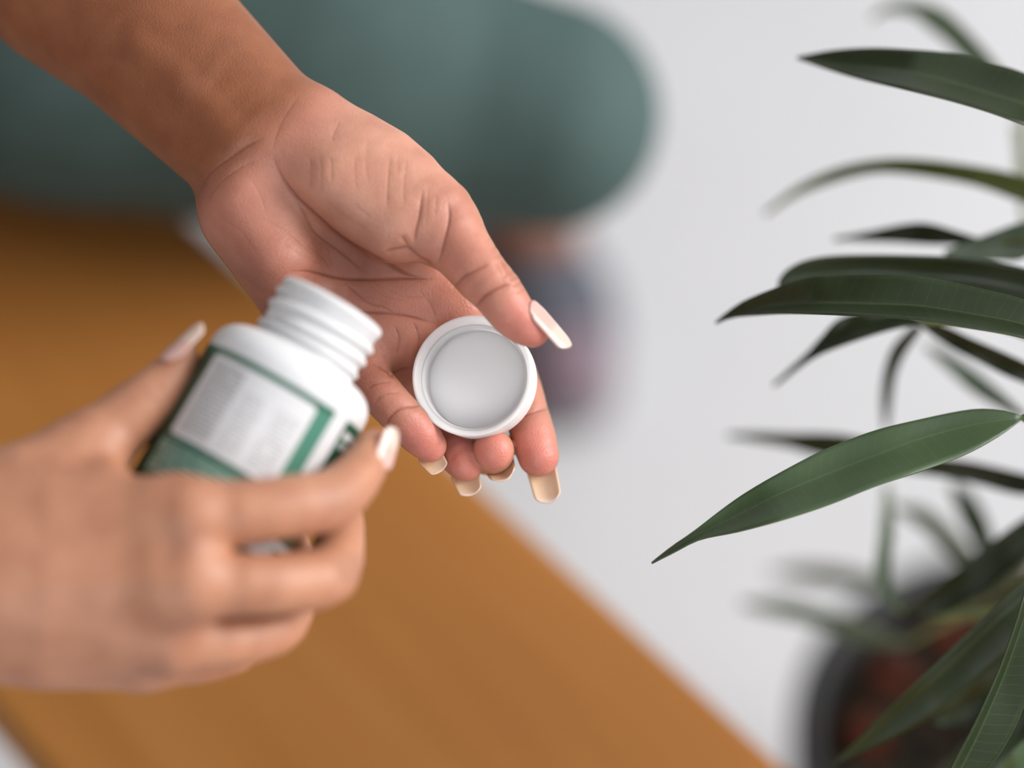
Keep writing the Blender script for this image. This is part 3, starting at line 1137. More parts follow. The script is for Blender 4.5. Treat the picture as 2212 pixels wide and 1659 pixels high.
# ---- fingernails
def nail(base, axis, normal, length, width, arch=0.30, bend=0.10, taper=0.78, thick=0.55, free=0.45, kind='pink'):
    a = np.asarray(axis, float); a /= np.linalg.norm(a)
    n = np.asarray(normal, float); n -= a * (n @ a); n /= np.linalg.norm(n)
    s = np.cross(a, n)
    NL_, NW = 18, 13
    top, col = [], []
    for i in range(NL_ + 1):
        u = i / NL_
        prof = (0.80 + 0.20 * smooth01(np.array(u), 0, 0.25)) if u < 0.25 else 1.0 - (1 - taper) * max(0, (u - 0.35) / 0.65)
        if u > 0.86: prof *= math.sqrt(max(0.0, 1 - ((u - 0.86) / 0.14) ** 2 * 0.55))
        w = width / 2 * prof
        for j in range(NW + 1):
            t = -1 + 2 * j / NW
            rnd_base = 0.10 * length * (t * t) * max(0, 1 - u / 0.3)
            rnd_tip = -0.05 * length * (t * t) * max(0, (u - 0.7) / 0.3)
            p = np.asarray(base) + a * (u * length + rnd_base + rnd_tip) + s * (t * w) - n * (arch * w * t * t + bend * length * u * u)
            top.append(p)
            f = smooth01(np.array(u), 1 - free - 0.06, 1 - free + 0.04)
            if kind == 'pink': cc = np.array([0.66, 0.41, 0.36]) * (1 - f) + np.array([0.70, 0.53, 0.45]) * f
            else: cc = np.array([0.70, 0.42, 0.27]) * (1 - f) + np.array([0.76, 0.53, 0.36]) * f
            if kind == 'tan' and u > 0.90: cc = np.array([0.78, 0.60, 0.48])
            col.append(cc)
    top = np.array(top); col = np.array(col)
    # thickness along the plate's own normals
    g = top.reshape(NL_ + 1, NW + 1, 3)
    du = np.gradient(g, axis=0); dv = np.gradient(g, axis=1)
    nn = np.cross(du, dv); nn /= np.linalg.norm(nn, axis=2, keepdims=True)
    if (nn[5, 6] @ n) < 0: nn = -nn
    bot = (g - nn * thick).reshape(-1, 3)
    m = (NL_ + 1) * (NW + 1)
    faces = []
    R = NW + 1
    for i in range(NL_):
        for j in range(NW):
            q = (i * R + j, i * R + j + 1, (i + 1) * R + j + 1, (i + 1) * R + j)
            faces.append(q)
            faces.append(tuple(m + k for k in reversed(q)))
    ring = [j for j in range(R)] + [i * R + NW for i in range(1, NL_ + 1)] + [NL_ * R + j for j in range(NW - 1, -1, -1)] + [i * R for i in range(NL_ - 1, 0, -1)]
    for k in range(len(ring)):
        x, y = ring[k], ring[(k + 1) % len(ring)]
        faces.append((y, x, m + x, m + y))
    o = new_mesh('fingernail', to_world(np.concatenate([top, bot])), faces, M_NAIL, person, True, (0, 0, 0))
    set_col(o, 'nail', np.concatenate([col, col]))
    return o


def nail_px(b, t, normal, width, dz=0.0, **kw):
    """base and tip as (px, py, d)."""
    B, T = PT(*b), PT(*t)
    return nail(B, T - B, normal, float(np.linalg.norm(T - B)), width, **kw)


nail_px((1149, 650, 18.5), (1236, 746, 17), (0.63, 0.58, 0.51), 10.5, arch=0.26, bend=0.02, free=0.42, taper=0.88)
nail_px((1160, 972, -17.5), (1190, 1088, -14), (0.10, 0.10, -1), 10.5, arch=0.30, free=0.5, taper=0.88, kind='tan')
nail_px((1076, 1000, -18), (1094, 1037, -6), (0.42, -0.80, -0.42), 11.6, arch=0.40, bend=-0.02, free=0.35, kind='tan')
nail_px((1000, 1006, -13), (1022, 1072, -10), (0.25, -0.45, -0.86), 10.0, arch=0.34, free=0.45, kind='tan')
nail_px((918, 972, -5), (953, 1020, -4.5), (0.15, -0.40, -0.90), 8.8, arch=0.34, free=0.4, kind='tan')
nail_px((348, 776, 55), (432, 695, 49), (-0.62, 0.52, 0.58), 10.5, arch=0.24, bend=0.02)
nail_px((830, 1010, 58), (858, 926, 51), (0.80, 0.05, 0.60), 9.0, arch=0.24, bend=0.02)

# ---- clothing
KNEE = on_plane(1178, 250, 0.525)
TOE = on_plane(1228, 805, 0.03)
FDIR = (TOE - on_plane(1125, 520, 0.03)).normalized()
ANK = Vector((TOE.x - FDIR.x * 0.145, TOE.y - FDIR.y * 0.145, 0.115))
HK = Vector(HIPL)


def legchain(h, k, a):
    h, k, a = Vector(h), Vector(k), Vector(a)
    m = h.lerp(k, 0.5)
    calf = k.lerp(a, 0.35) + Vector((-0.02, 0.025, 0))
    return [WS(*h, 0.092), WS(*m, 0.090), WS(*h.lerp(k, 0.78), 0.080), WS(*k, 0.050)], [WS(*k, 0.048), WS(*calf, 0.052), WS(*k.lerp(a, 0.75), 0.038), WS(*a.lerp(k, 0.08), 0.034)]


KNEER, ANKR = Vector((-0.42, -0.17, 0.515)), Vector((-0.50, -0.10, 0.115))
LT, LS = legchain(HIPL, KNEE, ANK)
RT, RS = legchain(HIPR, KNEER, ANKR)


def fLeg(P):
    d = chain(P, LT, 15.0)
    d = smin(d, chain(P, LS, 15.0), 25.0)
    e = smin(chain(P, RT, 15.0), chain(P, RS, 15.0), 25.0)
    d = smin(d, e, 20.0)
    p = chain(P, [WS(HIPL[0], HIPL[1], 0.565, 0.105), WS(HIPR[0], HIPR[1], 0.565, 0.105)], 10)
    d = smin(d, p, 30.0)
    w = chain(P, [WS(PEL[0], PEL[1], PEL[2], 0.118), WS(-0.475, 0.322, 0.70, 0.094)], 10)
    return smin(d, w, 30.0)


allw = from_world(np.array([KNEE, ANK, HIPL, HIPR, KNEER, ANKR, (-0.47, 0.32, 0.72)]))
lo, hi = allw.min(0) - 150, allw.max(0) + 150
v, q = surface_nets(fLeg, lo, hi, 8.0)
v = relax(v, q, 3)
v, _n = project(fLeg, v, 1.0, 2)
o = new_mesh('leggings', to_world(v), q, M_LEG, person, True, (0, 0, 0))
o['label'] = 'teal green leggings on the bent leg'


def skin_blob(name, field, pts, pad, h, mat, cols=None, label=None):
    allw = from_world(np.array(pts))
    v, q = surface_nets(field, allw.min(0) - pad, allw.max(0) + pad, h)
    v = relax(v, q, 2)
    v, _n = project(field, v, 1.0, 2)
    o = new_mesh(name, to_world(v), q, mat, person, True, (0, 0, 0))
    if cols is not None: set_col(o, 'skin', np.tile(cols, (len(v), 1)))
    if label: o['label'] = label
    return o


def shoe(ank, direction):
    ank = Vector(ank); d = Vector(direction).normalized()
    sd = Vector((-d.y, d.x, 0))
    g = Vector((ank.x, ank.y, 0))
    heel, ball, toe = g - d * 0.030, g + d * 0.095, g + d * 0.145
    skin_blob('ankle', lambda P: chain(P, [WS(*(ank + (Vector((0, 0, 0.07)))), 0.030), WS(*ank, 0.031), WS(ank.x + d.x * .03, ank.y + d.y * .03, 0.083, 0.034), WS(ank.x + d.x * .055, ank.y + d.y * .055, 0.072, 0.032)], 6), [ank, g], 80, 5, M_SKIN, C_ARM)
    up = [[WS(heel.x, heel.y, 0.056, 0.036), WS(g.x + d.x * .03, g.y + d.y * .03, 0.050, 0.038), WS(ball.x, ball.y, 0.048, 0.038), WS(toe.x, toe.y, 0.036, 0.028)]]
    cut = from_world((g.x - d.x * .002, g.y - d.y * .002, 0.115))

    def fu(P):
        a = chain(P, up[0], 12)
        b = chain(P, [WS(ball.x + sd.x * .012, ball.y + sd.y * .012, 0.044, 0.033), WS(ball.x - sd.x * .012, ball.y - sd.y * .012, 0.044, 0.033)], 8)
        a = smin(a, b, 15)
        z = (P @ np.array([EX.z, EY.z, EZ.z], dtype=np.float32)) / 1000.0 + FOCUS.z
        return np.maximum(a, (0.018 - z) * 1000.0)
    skin_blob('shoe_upper', fu, [heel, toe, (g.x, g.y, 0.12)], 70, 5, M_SHOE, label='grey knit shoe on the floor')

    def ft(P):
        a = chain(P, [WS(toe.x - d.x * .012, toe.y - d.y * .012, 0.037, 0.0325), WS(toe.x + d.x * .004, toe.y + d.y * .004, 0.034, 0.030)], 5)
        z = (P @ np.array([EX.z, EY.z, EZ.z], dtype=np.float32)) / 1000.0 + FOCUS.z
        return np.maximum(a, (0.018 - z) * 1000.0)
    skin_blob('shoe_toe', ft, [toe, toe], 60, 4, M_TOE, label='mauve toe cap')

    def fs(P):
        a = chain(P, [WS(heel.x, heel.y, 0.015, 0.040), WS(g.x + d.x * .04, g.y + d.y * .04, 0.015, 0.037), WS(ball.x, ball.y, 0.015, 0.050), WS(toe.x, toe.y, 0.015, 0.036)], 10)
        z = (P @ np.array([EX.z, EY.z, EZ.z], dtype=np.float32)) / 1000.0 + FOCUS.z
        return np.maximum(np.maximum(a, (0.001 - z) * 1000.0), (z - 0.024) * 1000.0)
    skin_blob('shoe_sole', fs, [heel, toe], 70, 4, M_SOLE)


shoe((ANK.x, ANK.y, 0.115), (TOE.x - ANK.x, TOE.y - ANK.y, 0))
shoe((ANKR.x, ANKR.y, 0.115), (0.45, -0.9, 0))


def fTop(P):
    d = chain(P, [WS(-0.44, 0.30, 0.93, 0.095), WS(-0.47, 0.32, 0.75, 0.096), WS(-0.485, 0.328, 0.64, 0.114)], 20)
    d = smin(d, chain(P, [WS(-0.40, 0.37, 0.90, 0.082), WS(-0.46, 0.24, 0.88, 0.082)], 20), 22)
    d = smin(d, chain(P, [WS(*SHL, 0.059), WS(*NECK0, 0.062), WS(*SHR, 0.059)], 20), 22)
    d = smin(d, chain(P, [WS(*SHL, 0.058), WS(-0.347, 0.415, 0.94, 0.056)], 10), 12)
    d = smin(d, chain(P, [WS(*SHR, 0.058), WS(-0.495, 0.11, 0.90, 0.057)], 10), 12)
    nk = chain(P, [WS(NECK0[0] + .01, NECK0[1], NECK0[2] + 0.01, 0.064), WS(*NECK1, 0.075)], 5)
    return smax(d, -nk, 6)


skin_blob('cotton_top', fTop, [SHL, SHR, (-0.48, 0.33, 0.62)], 150, 8, M_TOP)


def fHair(P):
    d = chain(P, [WS(*hw(-0.025, 0, 0.035), 0.092), WS(*hw(-0.05, 0, -0.02), 0.075)], 10)
    d = smin(d, chain(P, [WS(*hw(-0.09, 0, 0.075), 0.05), WS(*hw(-0.11, 0, 0.09), 0.045)], 5), 12)
    cutp = chain(P, [WS(*hw(0.09, 0, 0.01), 0.075), WS(*hw(0.07, 0, -0.12), 0.09)], 5)
    return smax(d, -cutp, 10)


skin_blob('hair', fHair, [HEAD, hw(-0.12, 0, 0.1)], 120, 6, M_HAIR)
for sg in (1, -1):
    e = Vector(hw(0.079, 0.030 * sg, 0.005))
    bm = bmesh.new()
    bmesh.ops.create_uvsphere(bm, u_segments=16, v_segments=12, radius=0.0125)
    ey = bm_obj('eye', bm, M_EYE, person, True, 0, e - PLOC)
    bm = bmesh.new()
    bmesh.ops.create_uvsphere(bm, u_segments=14, v_segments=10, radius=0.006)
    bm_obj('iris', bm, M_IRIS, ey, True, 0, Vector(tuple(FWD * 0.0085)))
    vv, ff = tube_mesh([hw(0.083, 0.016 * sg, 0.026), hw(0.083, 0.032 * sg, 0.031), hw(0.072, 0.046 * sg, 0.025)], [0.002, 0.003, 0.0015], 8)
    new_mesh('eyebrow', vv, ff, M_HAIR, person, True, (0, 0, 0))
vv, ff = tube_mesh([hw(0.079, -0.024, -0.060), hw(0.093, -0.010, -0.056), hw(0.094, 0, -0.058), hw(0.093, 0.010, -0.056), hw(0.079, 0.024, -0.060)], [0.002, 0.006, 0.0065, 0.006, 0.002], 10)
new_mesh('mouth', vv, ff, M_LIP, person, True, (0, 0, 0))

# ------------------------------------------------------------------ bottle
def frame_obj(origin_mm, axis_dir):
    """World matrix whose +Z is axis_dir (hand frame) at origin; +X points to the lens."""
    a = np.asarray(axis_dir, float); a /= np.linalg.norm(a)
    x = np.array([0, 0, 1.0]); x -= a * (x @ a); x /= np.linalg.norm(x)
    y = np.cross(a, x)
    B = np.array([EX, EY, EZ])
    X, Y, Z = x @ B, y @ B, a @ B
    o = to_world(origin_mm)
    return Matrix(((X[0], Y[0], Z[0], o[0]), (X[1], Y[1], Z[1], o[1]), (X[2], Y[2], Z[2], o[2]), (0, 0, 0, 1)))


B_TILT = math.radians(8.0)
B_AX = np.array([0.497 * math.cos(B_TILT), 0.868 * math.cos(B_TILT), -math.sin(B_TILT)])
B_H = 97.0
rim = PT(722, 657, 37)
bottle = empty('pill_bottle', (0, 0, 0))
bottle.matrix_world = frame_obj(rim - B_AX * B_H, B_AX)
tag(bottle, 'open white plastic pill bottle with dark green printed label, held tilted in one hand', 'bottle')


def part_local(name, verts, faces, mat, parent, smooth=True):
    me = bpy.data.meshes.new(name)
    me.from_pydata([tuple(c / 1000.0 for c in v) for v in verts], [], faces)
    me.update()
    if smooth: me.polygons.foreach_set('use_smooth', [True] * len(me.polygons))
    me.materials.append(mat)
    o = bpy.data.objects.new(name, me)
    COL.objects.link(o)
    o.parent = parent
    return o


RB, RN = 28.2, 17.4
prof = [(0, 2.0), (18, 2.0), (22, 0.6), (25.5, 0.0), (27.4, 1.0), (RB, 3.0), (RB, 12), (RB, 40), (RB, 64)]
for i in range(13):                                        # rounded shoulder
    th = i / 12 * math.pi / 2
    prof.append((RB - 9.5 * (1 - math.cos(th)) , 67.5 + 9.0 * math.sin(th)))
prof += [(18.2, 77.3), (17.6, 78.2), (17.5, 79.4)]
prof_n = len(prof)
prof += [(17.5, 80.5), (17.5, 94.0), (18.1, 94.8), (18.2, 96.0), (17.7, 96.8), (16.6, 97.0), (15.8, 96.7), (15.6, 96.0), (15.6, 80.0), (17.0, 77.0), (24.0, 71.0), (26.4, 64), (26.4, 5.0), (20, 3.4), (0, 3.4)]
vv, ff = lathe(prof, 96)
part_local('bottle_body', vv, ff, M_PLASTIC, bottle)
# raised screw thread, two turns
vv, ff = [], []
NT, turns = 200, 2.0
sec = [(-1.75, -0.2), (-1.2, 0.55), (-0.45, 1.25), (0.45, 1.25), (1.2, 0.55), (1.75, -0.2)]
for i in range(NT + 1):
    u = i / NT
    th = u * turns * 2 * math.pi - 0.8
    fade = min(1, u / 0.04, (1 - u) / 0.04)
    for z, r in sec:
        rr = 17.5 + (r if r < 0 else r * fade)
        vv.append((rr * math.cos(th), rr * math.sin(th), 83.2 + u * turns * 4.6 + z))
ns = len(sec)
for i in range(NT):
    for j in range(ns - 1):
        ff.append((i * ns + j, (i + 1) * ns + j, (i + 1) * ns + j + 1, i * ns + j + 1))
part_local('screw_thread', vv, ff, M_PLASTIC, bottle)
vv, ff = lathe([(17.2, 79.0), (18.4, 79.3), (18.6, 80.0), (18.4, 80.7), (17.2, 81.0)], 96)
part_local('neck_bead', vv, ff, M_PLASTIC, bottle)
# wrap label: starts at the left silhouette and runs round to the right
LZ1, LZ0 = 65.0, 7.0
LA0 = math.radians(-97)
arc = math.radians(340)
NLb = 120
vv, uvs, ff = [], [], []
for i in range(NLb + 1):
    th = LA0 + arc * i / NLb
    for k, z in enumerate((LZ0, LZ1)):
        vv.append(((RB + 0.18) * math.cos(th), (RB + 0.18) * math.sin(th), z))
        uvs.append((RB * arc * i / NLb, LZ1 - z))
for i in range(NLb):
    ff.append((2 * i, 2 * i + 2, 2 * i + 3, 2 * i + 1))
lab = part_local('label', vv, ff, M_LABEL, bottle)
lab['label'] = 'dark green paper label with a white panel of small print'
uvl = lab.data.uv_layers.new(name='UVMap')
for lp in lab.data.loops:
    uvl.data[lp.index].uv = uvs[lp.vertex_index]

# ------------------------------------------------------------------ cap
CAP_R, CAP_H = 20.6, 15.5
C_AX = np.array([-0.19, 0.15, 0.97])
cap_rim = PT(1019, 811, 6.0)
cap = empty('bottle_cap', (0, 0, 0))
cap.matrix_world = frame_obj(cap_rim - C_AX / np.linalg.norm(C_AX) * CAP_H, C_AX)
tag(cap, 'white plastic screw cap lying open side up in the palm', 'bottle cap')
prof = [(0, 0), (16.5, 0), (18.4, 0.25), (19.5, 1.0), (20.0, 2.4), (20.3, 8), (CAP_R, 14.8), (20.55, 15.3), (20.3, 15.5), (19.9, 15.5), (19.6, 15.3), (18.8, 13.6),
        (18.35, 12.5), (18.2, 5.6), (17.6, 4.6), (16.5, 4.2), (0, 4.2)]
vv, ff = lathe(prof, 128)
part_local('cap_shell', vv, ff, M_CAP, cap)
vv, ff = [], []
for i in range(NT + 1):
    u = i / NT
    th = u * 2.2 * 2 * math.pi
    fade = min(1, u / 0.04, (1 - u) / 0.04)
    for z, r in [(-0.8, 0.15), (-0.3, -0.75), (0.3, -0.75), (0.8, 0.15)]:
        rr = 18.25 + (r * fade if r < 0 else r)
        vv.append((rr * math.cos(th), rr * math.sin(th), 6.8 + u * 5.0 + z))
for i in range(NT):
    for j in range(3):
        ff.append((i * 4 + j, i * 4 + j + 1, (i + 1) * 4 + j + 1, (i + 1) * 4 + j))
part_local('inner_thread', vv, ff, M_CAP, cap)
vv, ff = lathe([(0, 4.6), (17.0, 4.6), (17.4, 4.35), (17.4, 4.0)], 96)
part_local('seal_disc', vv, ff, M_CAP, cap)

# ------------------------------------------------------------------ potted plant
PZ = 0.24
pc = on_plane(2225, 1600, PZ)
plant = empty('potted_plant', (pc.x, pc.y, 0))
tag(plant, 'long leaved green house plant in a dark grey pot beside the bench', 'plant')
PR = 0.118
prof = [(0, 0.0), (0.068, 0.0), (0.074, 0.006), (PR - 0.004, PZ - 0.03), (PR + 0.004, PZ - 0.028), (PR + 0.006, PZ - 0.004), (PR + 0.003, PZ), (PR - 0.004, PZ), (PR - 0.008, PZ - 0.004), (PR - 0.010, PZ - 0.06)]
vv, ff = lathe(prof, 72)
new_mesh('pot', [(x + pc.x, y + pc.y, z) for x, y, z in vv], ff, M_POT, plant, True, (0, 0, 0))
vv, ff = lathe([(PR - 0.008, PZ - 0.030), (0.05, PZ - 0.028), (0.0, PZ - 0.027)], 40)
new_mesh('soil', [(x + pc.x, y + pc.y, z) for x, y, z in vv], ff, M_SOIL, plant, True, (0, 0, 0))


def leaf(U, M, L, d, mat, fold=6.0, roll=0.0, n=40, off=0.0):
    """Three traced rails (pixels) at real depths: upper edge, midrib, lower edge. d = depth (mm) at the tip and the base."""
    def rail(pts, m):
        c = catmull(pts, 8)
        s = np.concatenate([[0], np.cumsum(np.linalg.norm(np.diff(c, axis=0), axis=1))])
        s /= s[-1]
        return np.stack([np.interp(np.linspace(0, 1, m), s, c[:, k]) for k in range(2)], 1)
    u, l = rail(U, n), rail(L, n)
    mm = rail(M, n) if M is not None else (u + l) / 2
    d = [d, d] if isinstance(d, (int, float)) else d
    dd = np.interp(np.linspace(0, 1, n), np.linspace(0, 1, len(d)), d)
    NWL = 10
    verts, uvs, faces = [], [], []
    for i in range(n):
        wid = np.sin(np.pi * min(1, max(0.0, i / (n - 1) * 0.96 + 0.03)))
        for j in range(NWL + 1):
            t = -1 + 2 * j / NWL
            e = u[i] if t < 0 else l[i]
            q = mm[i] + (e - mm[i]) * abs(t)
            dep = dd[i] + (fold * abs(t) ** 1.5 - roll * t) * wid + 0.5 * math.sin(i * 0.55 + t)
            verts.append(to_world(PT(q[0], q[1], dep)))
            uvs.append((i / (n - 1) * 1.3, t))
    R = NWL + 1
    for i in range(n - 1):
        for j in range(NWL):
            faces.append((i * R + j, i * R + j + 1, (i + 1) * R + j + 1, (i + 1) * R + j))
    o = new_mesh('leaf', np.array(verts), faces, mat, plant, True, (0, 0, 0))
    uvl = o.data.uv_layers.new(name='UVMap')
    for lp in o.data.loops:
        uvl.data[lp.index].uv = uvs[lp.vertex_index]
    sm = o.modifiers.new('thickness', 'SOLIDIFY')
    sm.thickness = 0.0005
    return o


# roll > 0: upper edge nearer the lens than the lower edge
leaf([(1722, 122), (1800, 108), (1880, 103), (1960, 106), (2060, 115), (2140, 135), (2212, 157), (2340, 215), (2440, 290)],
     [(1722, 124), (1810, 139), (1900, 148), (2000, 162), (2100, 190), (2212, 224), (2340, 270), (2440, 300)],
     [(1722, 125), (1800, 152), (1870, 172), (1960, 193), (2060, 218), (2140, 242), (2212, 268), (2340, 310), (2440, 312)], [-60, -34, -26, -25], M_LEAF, 5, -10)
leaf([(1545, 695), (1575, 670), (1620, 643), (1730, 603), (1800, 595), (1877, 592), (1965, 594), (2061, 610), (2140, 628), (2212, 647), (2340, 700), (2440, 760)],
     [(1545, 696), (1580, 682), (1657, 661), (1767, 654), (1877, 656), (1987, 661), (2100, 678), (2212, 700), (2340, 740), (2440, 772)],
     [(1545, 698), (1583, 684), (1640, 679), (1708, 676), (1840, 680), (1987, 691), (2100, 708), (2212, 728), (2340, 765), (2440, 782)], [-46, -16, -4, 0, 0], M_LEAF, 5, -9)
leaf([(1680, 625), (1684, 602), (1705, 580), (1745, 562), (1815, 553), (1960, 553), (2100, 560), (2212, 580), (2340, 620), (2420, 665)],
     [(1680, 628), (1700, 612), (1760, 597), (1880, 590), (2000, 595), (2100, 605), (2212, 625), (2340, 655), (2420, 678)],
     [(1680, 630), (1720, 634), (1790, 640), (1880, 640), (2000, 642), (2110, 655), (2212, 675), (2340, 690), (2420, 690)], [-62, -56, -50], M_LEAF, 5, 2)
leaf([(1407, 1214), (1450, 1180), (1498, 1147), (1595, 1074), (1693, 1016), (1790, 967), (1888, 930), (1985, 906), (2097, 884), (2161, 886), (2212, 900)],
     [(1407, 1215), (1455, 1187), (1500, 1158), (1595, 1112), (1693, 1062), (1790, 1022), (1888, 984), (1985, 948), (2097, 918), (2212, 901)],
     [(1407, 1216), (1455, 1192), (1512, 1164), (1595, 1147), (1693, 1121), (1790, 1089), (1888, 1050), (1985, 1018), (2083, 982), (2156, 943), (2212, 903)], [-8, 0, -4, -12], M_LEAF2, 5, -8)
leaf([(1570, 938), (1640, 936), (1700, 938), (1830, 942), (2000, 985), (2100, 1000), (2212, 1025), (2330, 1050)],
     None, [(1570, 944), (1640, 956), (1700, 966), (1770, 985), (1900, 1012), (2010, 1027), (2110, 1046), (2212, 1070), (2330, 1060)], [-150, -120, -100], M_LEAF, 3, 4)
leaf([(1650, 460), (1731, 400), (1823, 361), (1933, 345), (2061, 354), (2212, 382), (2330, 430)],
     None, [(1652, 464), (1740, 414), (1859, 377), (1951, 374), (2098, 398), (2212, 437), (2330, 470)], [-140, -115, -100], M_LEAF3, 3, 2)
leaf([(1800, 516), (1878, 502), (1951, 487), (2006, 485), (2080, 506), (2150, 528)],
     None, [(1800, 519), (1880, 520), (1950, 524), (2024, 528), (2080, 528), (2150, 532)], [-105, -85], M_LEAF, 3, 3)
leaf([(2040, 540), (2090, 522), (2140, 503), (2212, 478), (2300, 460)],
     None, [(2040, 552), (2100, 560), (2160, 560), (2212, 556), (2300, 500)], [-85, -75], M_LEAF4, 3, -5)
leaf([(1880, 40), (1914, 14), (1970, 5), (2032, 20), (2080, 60), (2140, 125), (2210, 215)],
     None, [(1884, 44), (1916, 28), (1970, 32), (2008, 62), (2045, 90), (2090, 135), (2200, 225)], [-190, -170, -140], M_LEAF4, 3, 2)
leaf([(1668, 830), (1730, 777), (1770, 732), (1822, 685), (1914, 672), (1990, 690)],
     None, [(1672, 834), (1752, 775), (1822, 744), (1914, 714), (1960, 704), (1992, 696)], [-90, -66, -56], M_LEAF, 4, -4)
leaf([(1910, 930), (1905, 860), (1912, 800), (1930, 750), (1975, 702)],
     None, [(1918, 930), (1926, 860), (1936, 806), (1958, 760), (1992, 712)], [-150, -120, -90], M_LEAF, 3, 2)
leaf([(1980, 690), (2040, 706), (2098, 733), (2212, 784), (2330, 850)],
     None, [(1982, 700), (2030, 736), (2098, 774), (2212, 828), (2330, 862)], [-80, -72, -66], M_LEAF, 3, 4)
leaf([(2000, 740), (2060, 770), (2130, 820), (2212, 892)],
     None, [(2000, 752), (2050, 800), (2110, 852), (2212, 905)], [-170, -140, -100], M_LEAF4, 3, -3)
leaf([(1950, 1322), (2010, 1276), (2058, 1238), (2132, 1180), (2212, 1122), (2300, 1070)],
     None, [(1956, 1332), (2034, 1330), (2083, 1304), (2156, 1254), (2212, 1212), (2300, 1100)], [-125, -112, -100], M_LEAF, 4, 3)
leaf([(1908, 1050), (1898, 1150), (1888, 1240), (1900, 1290), (1930, 1320)],
     None, [(1925, 1050), (1932, 1150), (1924, 1240), (1936, 1290), (1942, 1320)], [-165, -150, -130], M_LEAF4, 3, 0)
leaf([(1800, 1648), (1863, 1590), (1936, 1516), (2034, 1423), (2132, 1331), (2212, 1262), (2300, 1200), (2360, 1170)],
     [(1800, 1649), (1868, 1596), (1945, 1528), (2046, 1440), (2146, 1346), (2226, 1275), (2310, 1205), (2362, 1172)],
     [(1800, 1651), (1888, 1613), (1961, 1579), (2034, 1535), (2107, 1476), (2171, 1423), (2212, 1386), (2310, 1260), (2364, 1175)], [-66, -50, -40, -40], M_LEAF, 3, 6)
leaf([(1985, 1810), (2056, 1659), (2107, 1562), (2156, 1455), (2190, 1362), (2212, 1289), (2240, 1180), (2262, 1110)],
     [(1986, 1811), (2076, 1659), (2124, 1562), (2170, 1455), (2203, 1362), (2224, 1289), (2248, 1180), (2264, 1110)],
     [(1988, 1812), (2136, 1659), (2180, 1596), (2212, 1528), (2240, 1440), (2256, 1340), (2264, 1220), (2266, 1110)], [8, 2, 0, 0], M_LEAF, 3, 4)
leaf([(1600, 1300), (1680, 1296), (1740, 1306), (1850, 1340), (1960, 1385)],
     None, [(1604, 1312), (1680, 1330), (1760, 1350), (1860, 1388), (1960, 1398)], [-270, -240, -200], M_LEAF4, 4, -2)
leaf([(1660, 1236), (1730, 1222), (1800, 1224), (1880, 1240), (1960, 1280)],
     None, [(1662, 1242), (1730, 1256), (1800, 1266), (1880, 1272), (1960, 1290)], [-360, -320, -260], M_LEAF4, 4, -2)
leaf([(1930, 1090), (2000, 1100), (2060, 1150), (2120, 1210), (2200, 1250)],
     None, [(1932, 1100), (1990, 1140), (2040, 1190), (2100, 1235), (2200, 1262)], [-230, -190], M_LEAF4, 3, 2)
leaf([(2060, 1040), (2100, 1070), (2130, 1120), (2150, 1180), (2190, 1240)],
     None, [(2050, 1050), (2070, 1110), (2095, 1160), (2125, 1205), (2186, 1246)], [-210, -170], M_LEAF2, 3, 2)
leaf([(2070, 1640), (2130, 1560), (2200, 1500), (2300, 1450)],
     None, [(2074, 1650), (2160, 1640), (2230, 1590), (2300, 1470)], [-85, -75], M_LEAF, 3, 2)
leaf([(2120, 1700), (2180, 1630), (2240, 1580), (2320, 1540)],
     None, [(2124, 1706), (2200, 1700), (2260, 1650), (2320, 1560)], [-50, -45], M_LEAF2, 3, 2)
leaf([(2010, 1560), (2070, 1500), (2130, 1450), (2230, 1400), (2330, 1380)],
     None, [(2014, 1570), (2090, 1560), (2160, 1530), (2240, 1480), (2330, 1392)], [-110, -95], M_LEAF, 3, 3)
leaf([(1990, 1720), (2050, 1640), (2120, 1585), (2200, 1540), (2320, 1500)],
     None, [(1994, 1730), (2080, 1720), (2160, 1670), (2230, 1610), (2320, 1515)], [-120, -105], M_LEAF, 3, 3)
leaf([(2190, 270), (2196, 330), (2200, 400), (2215, 480)],
     None, [(2214, 268), (2226, 330), (2230, 400), (2222, 482)], [-220, -200], M_LEAF3, 3, 0)


def twig(name, pts, r, mat):
    P3 = [at_depth(*p) for p in pts]
    c = catmull([tuple(p) for p in P3], 6)
    rr = np.interp(np.linspace(0, 1, len(c)), np.linspace(0, 1, len(r)), r)
    vv, ff = tube_mesh(c, rr, 10)
    return new_mesh(name, vv, ff, mat, plant, True, (0, 0, 0))


tb = (pc.x, pc.y, PZ - 0.03)
vv = [Vector(tb), Vector((pc.x + 0.03, pc.y + 0.01, PZ + 0.14)), at_depth(2420, 1200, -70), at_depth(2440, 760, -30), at_depth(2445, 300, -26), at_depth(2400, -60, -60)]
c = catmull([tuple(p) for p in vv], 8)
v_, f_ = tube_mesh(c, np.linspace(0.011, 0.0026, len(c)), 12)
new_mesh('trunk', v_, f_, M_BARK, plant, True, (0, 0, 0))
twig('branch', [(2425, 1130, -65), (2330, 1000, -40), (2212, 902, -12)], [0.003, 0.0022, 0.0014], M_TWIG)
twig('branch', [(2430, 960, -50), (2300, 770, -62), (2150, 700, -60), (1985, 694, -58)], [0.003, 0.0024, 0.0012], M_TWIG)
twig('branch', [(2424, 1180, -68), (2360, 1165, -45), (2264, 1110, 0)], [0.003, 0.002, 0.0014], M_TWIG)
twig('branch', [(2445, 560, -28), (2330, 452, -90), (2222, 480, -190), (2210, 220, -145)], [0.003, 0.0022, 0.0014], M_TWIG)
twig('branch', [(2420, 1250, -75), (2300, 1290, -110), (2100, 1330, -130), (1940, 1318, -130)], [0.003, 0.002, 0.0014], M_TWIG)
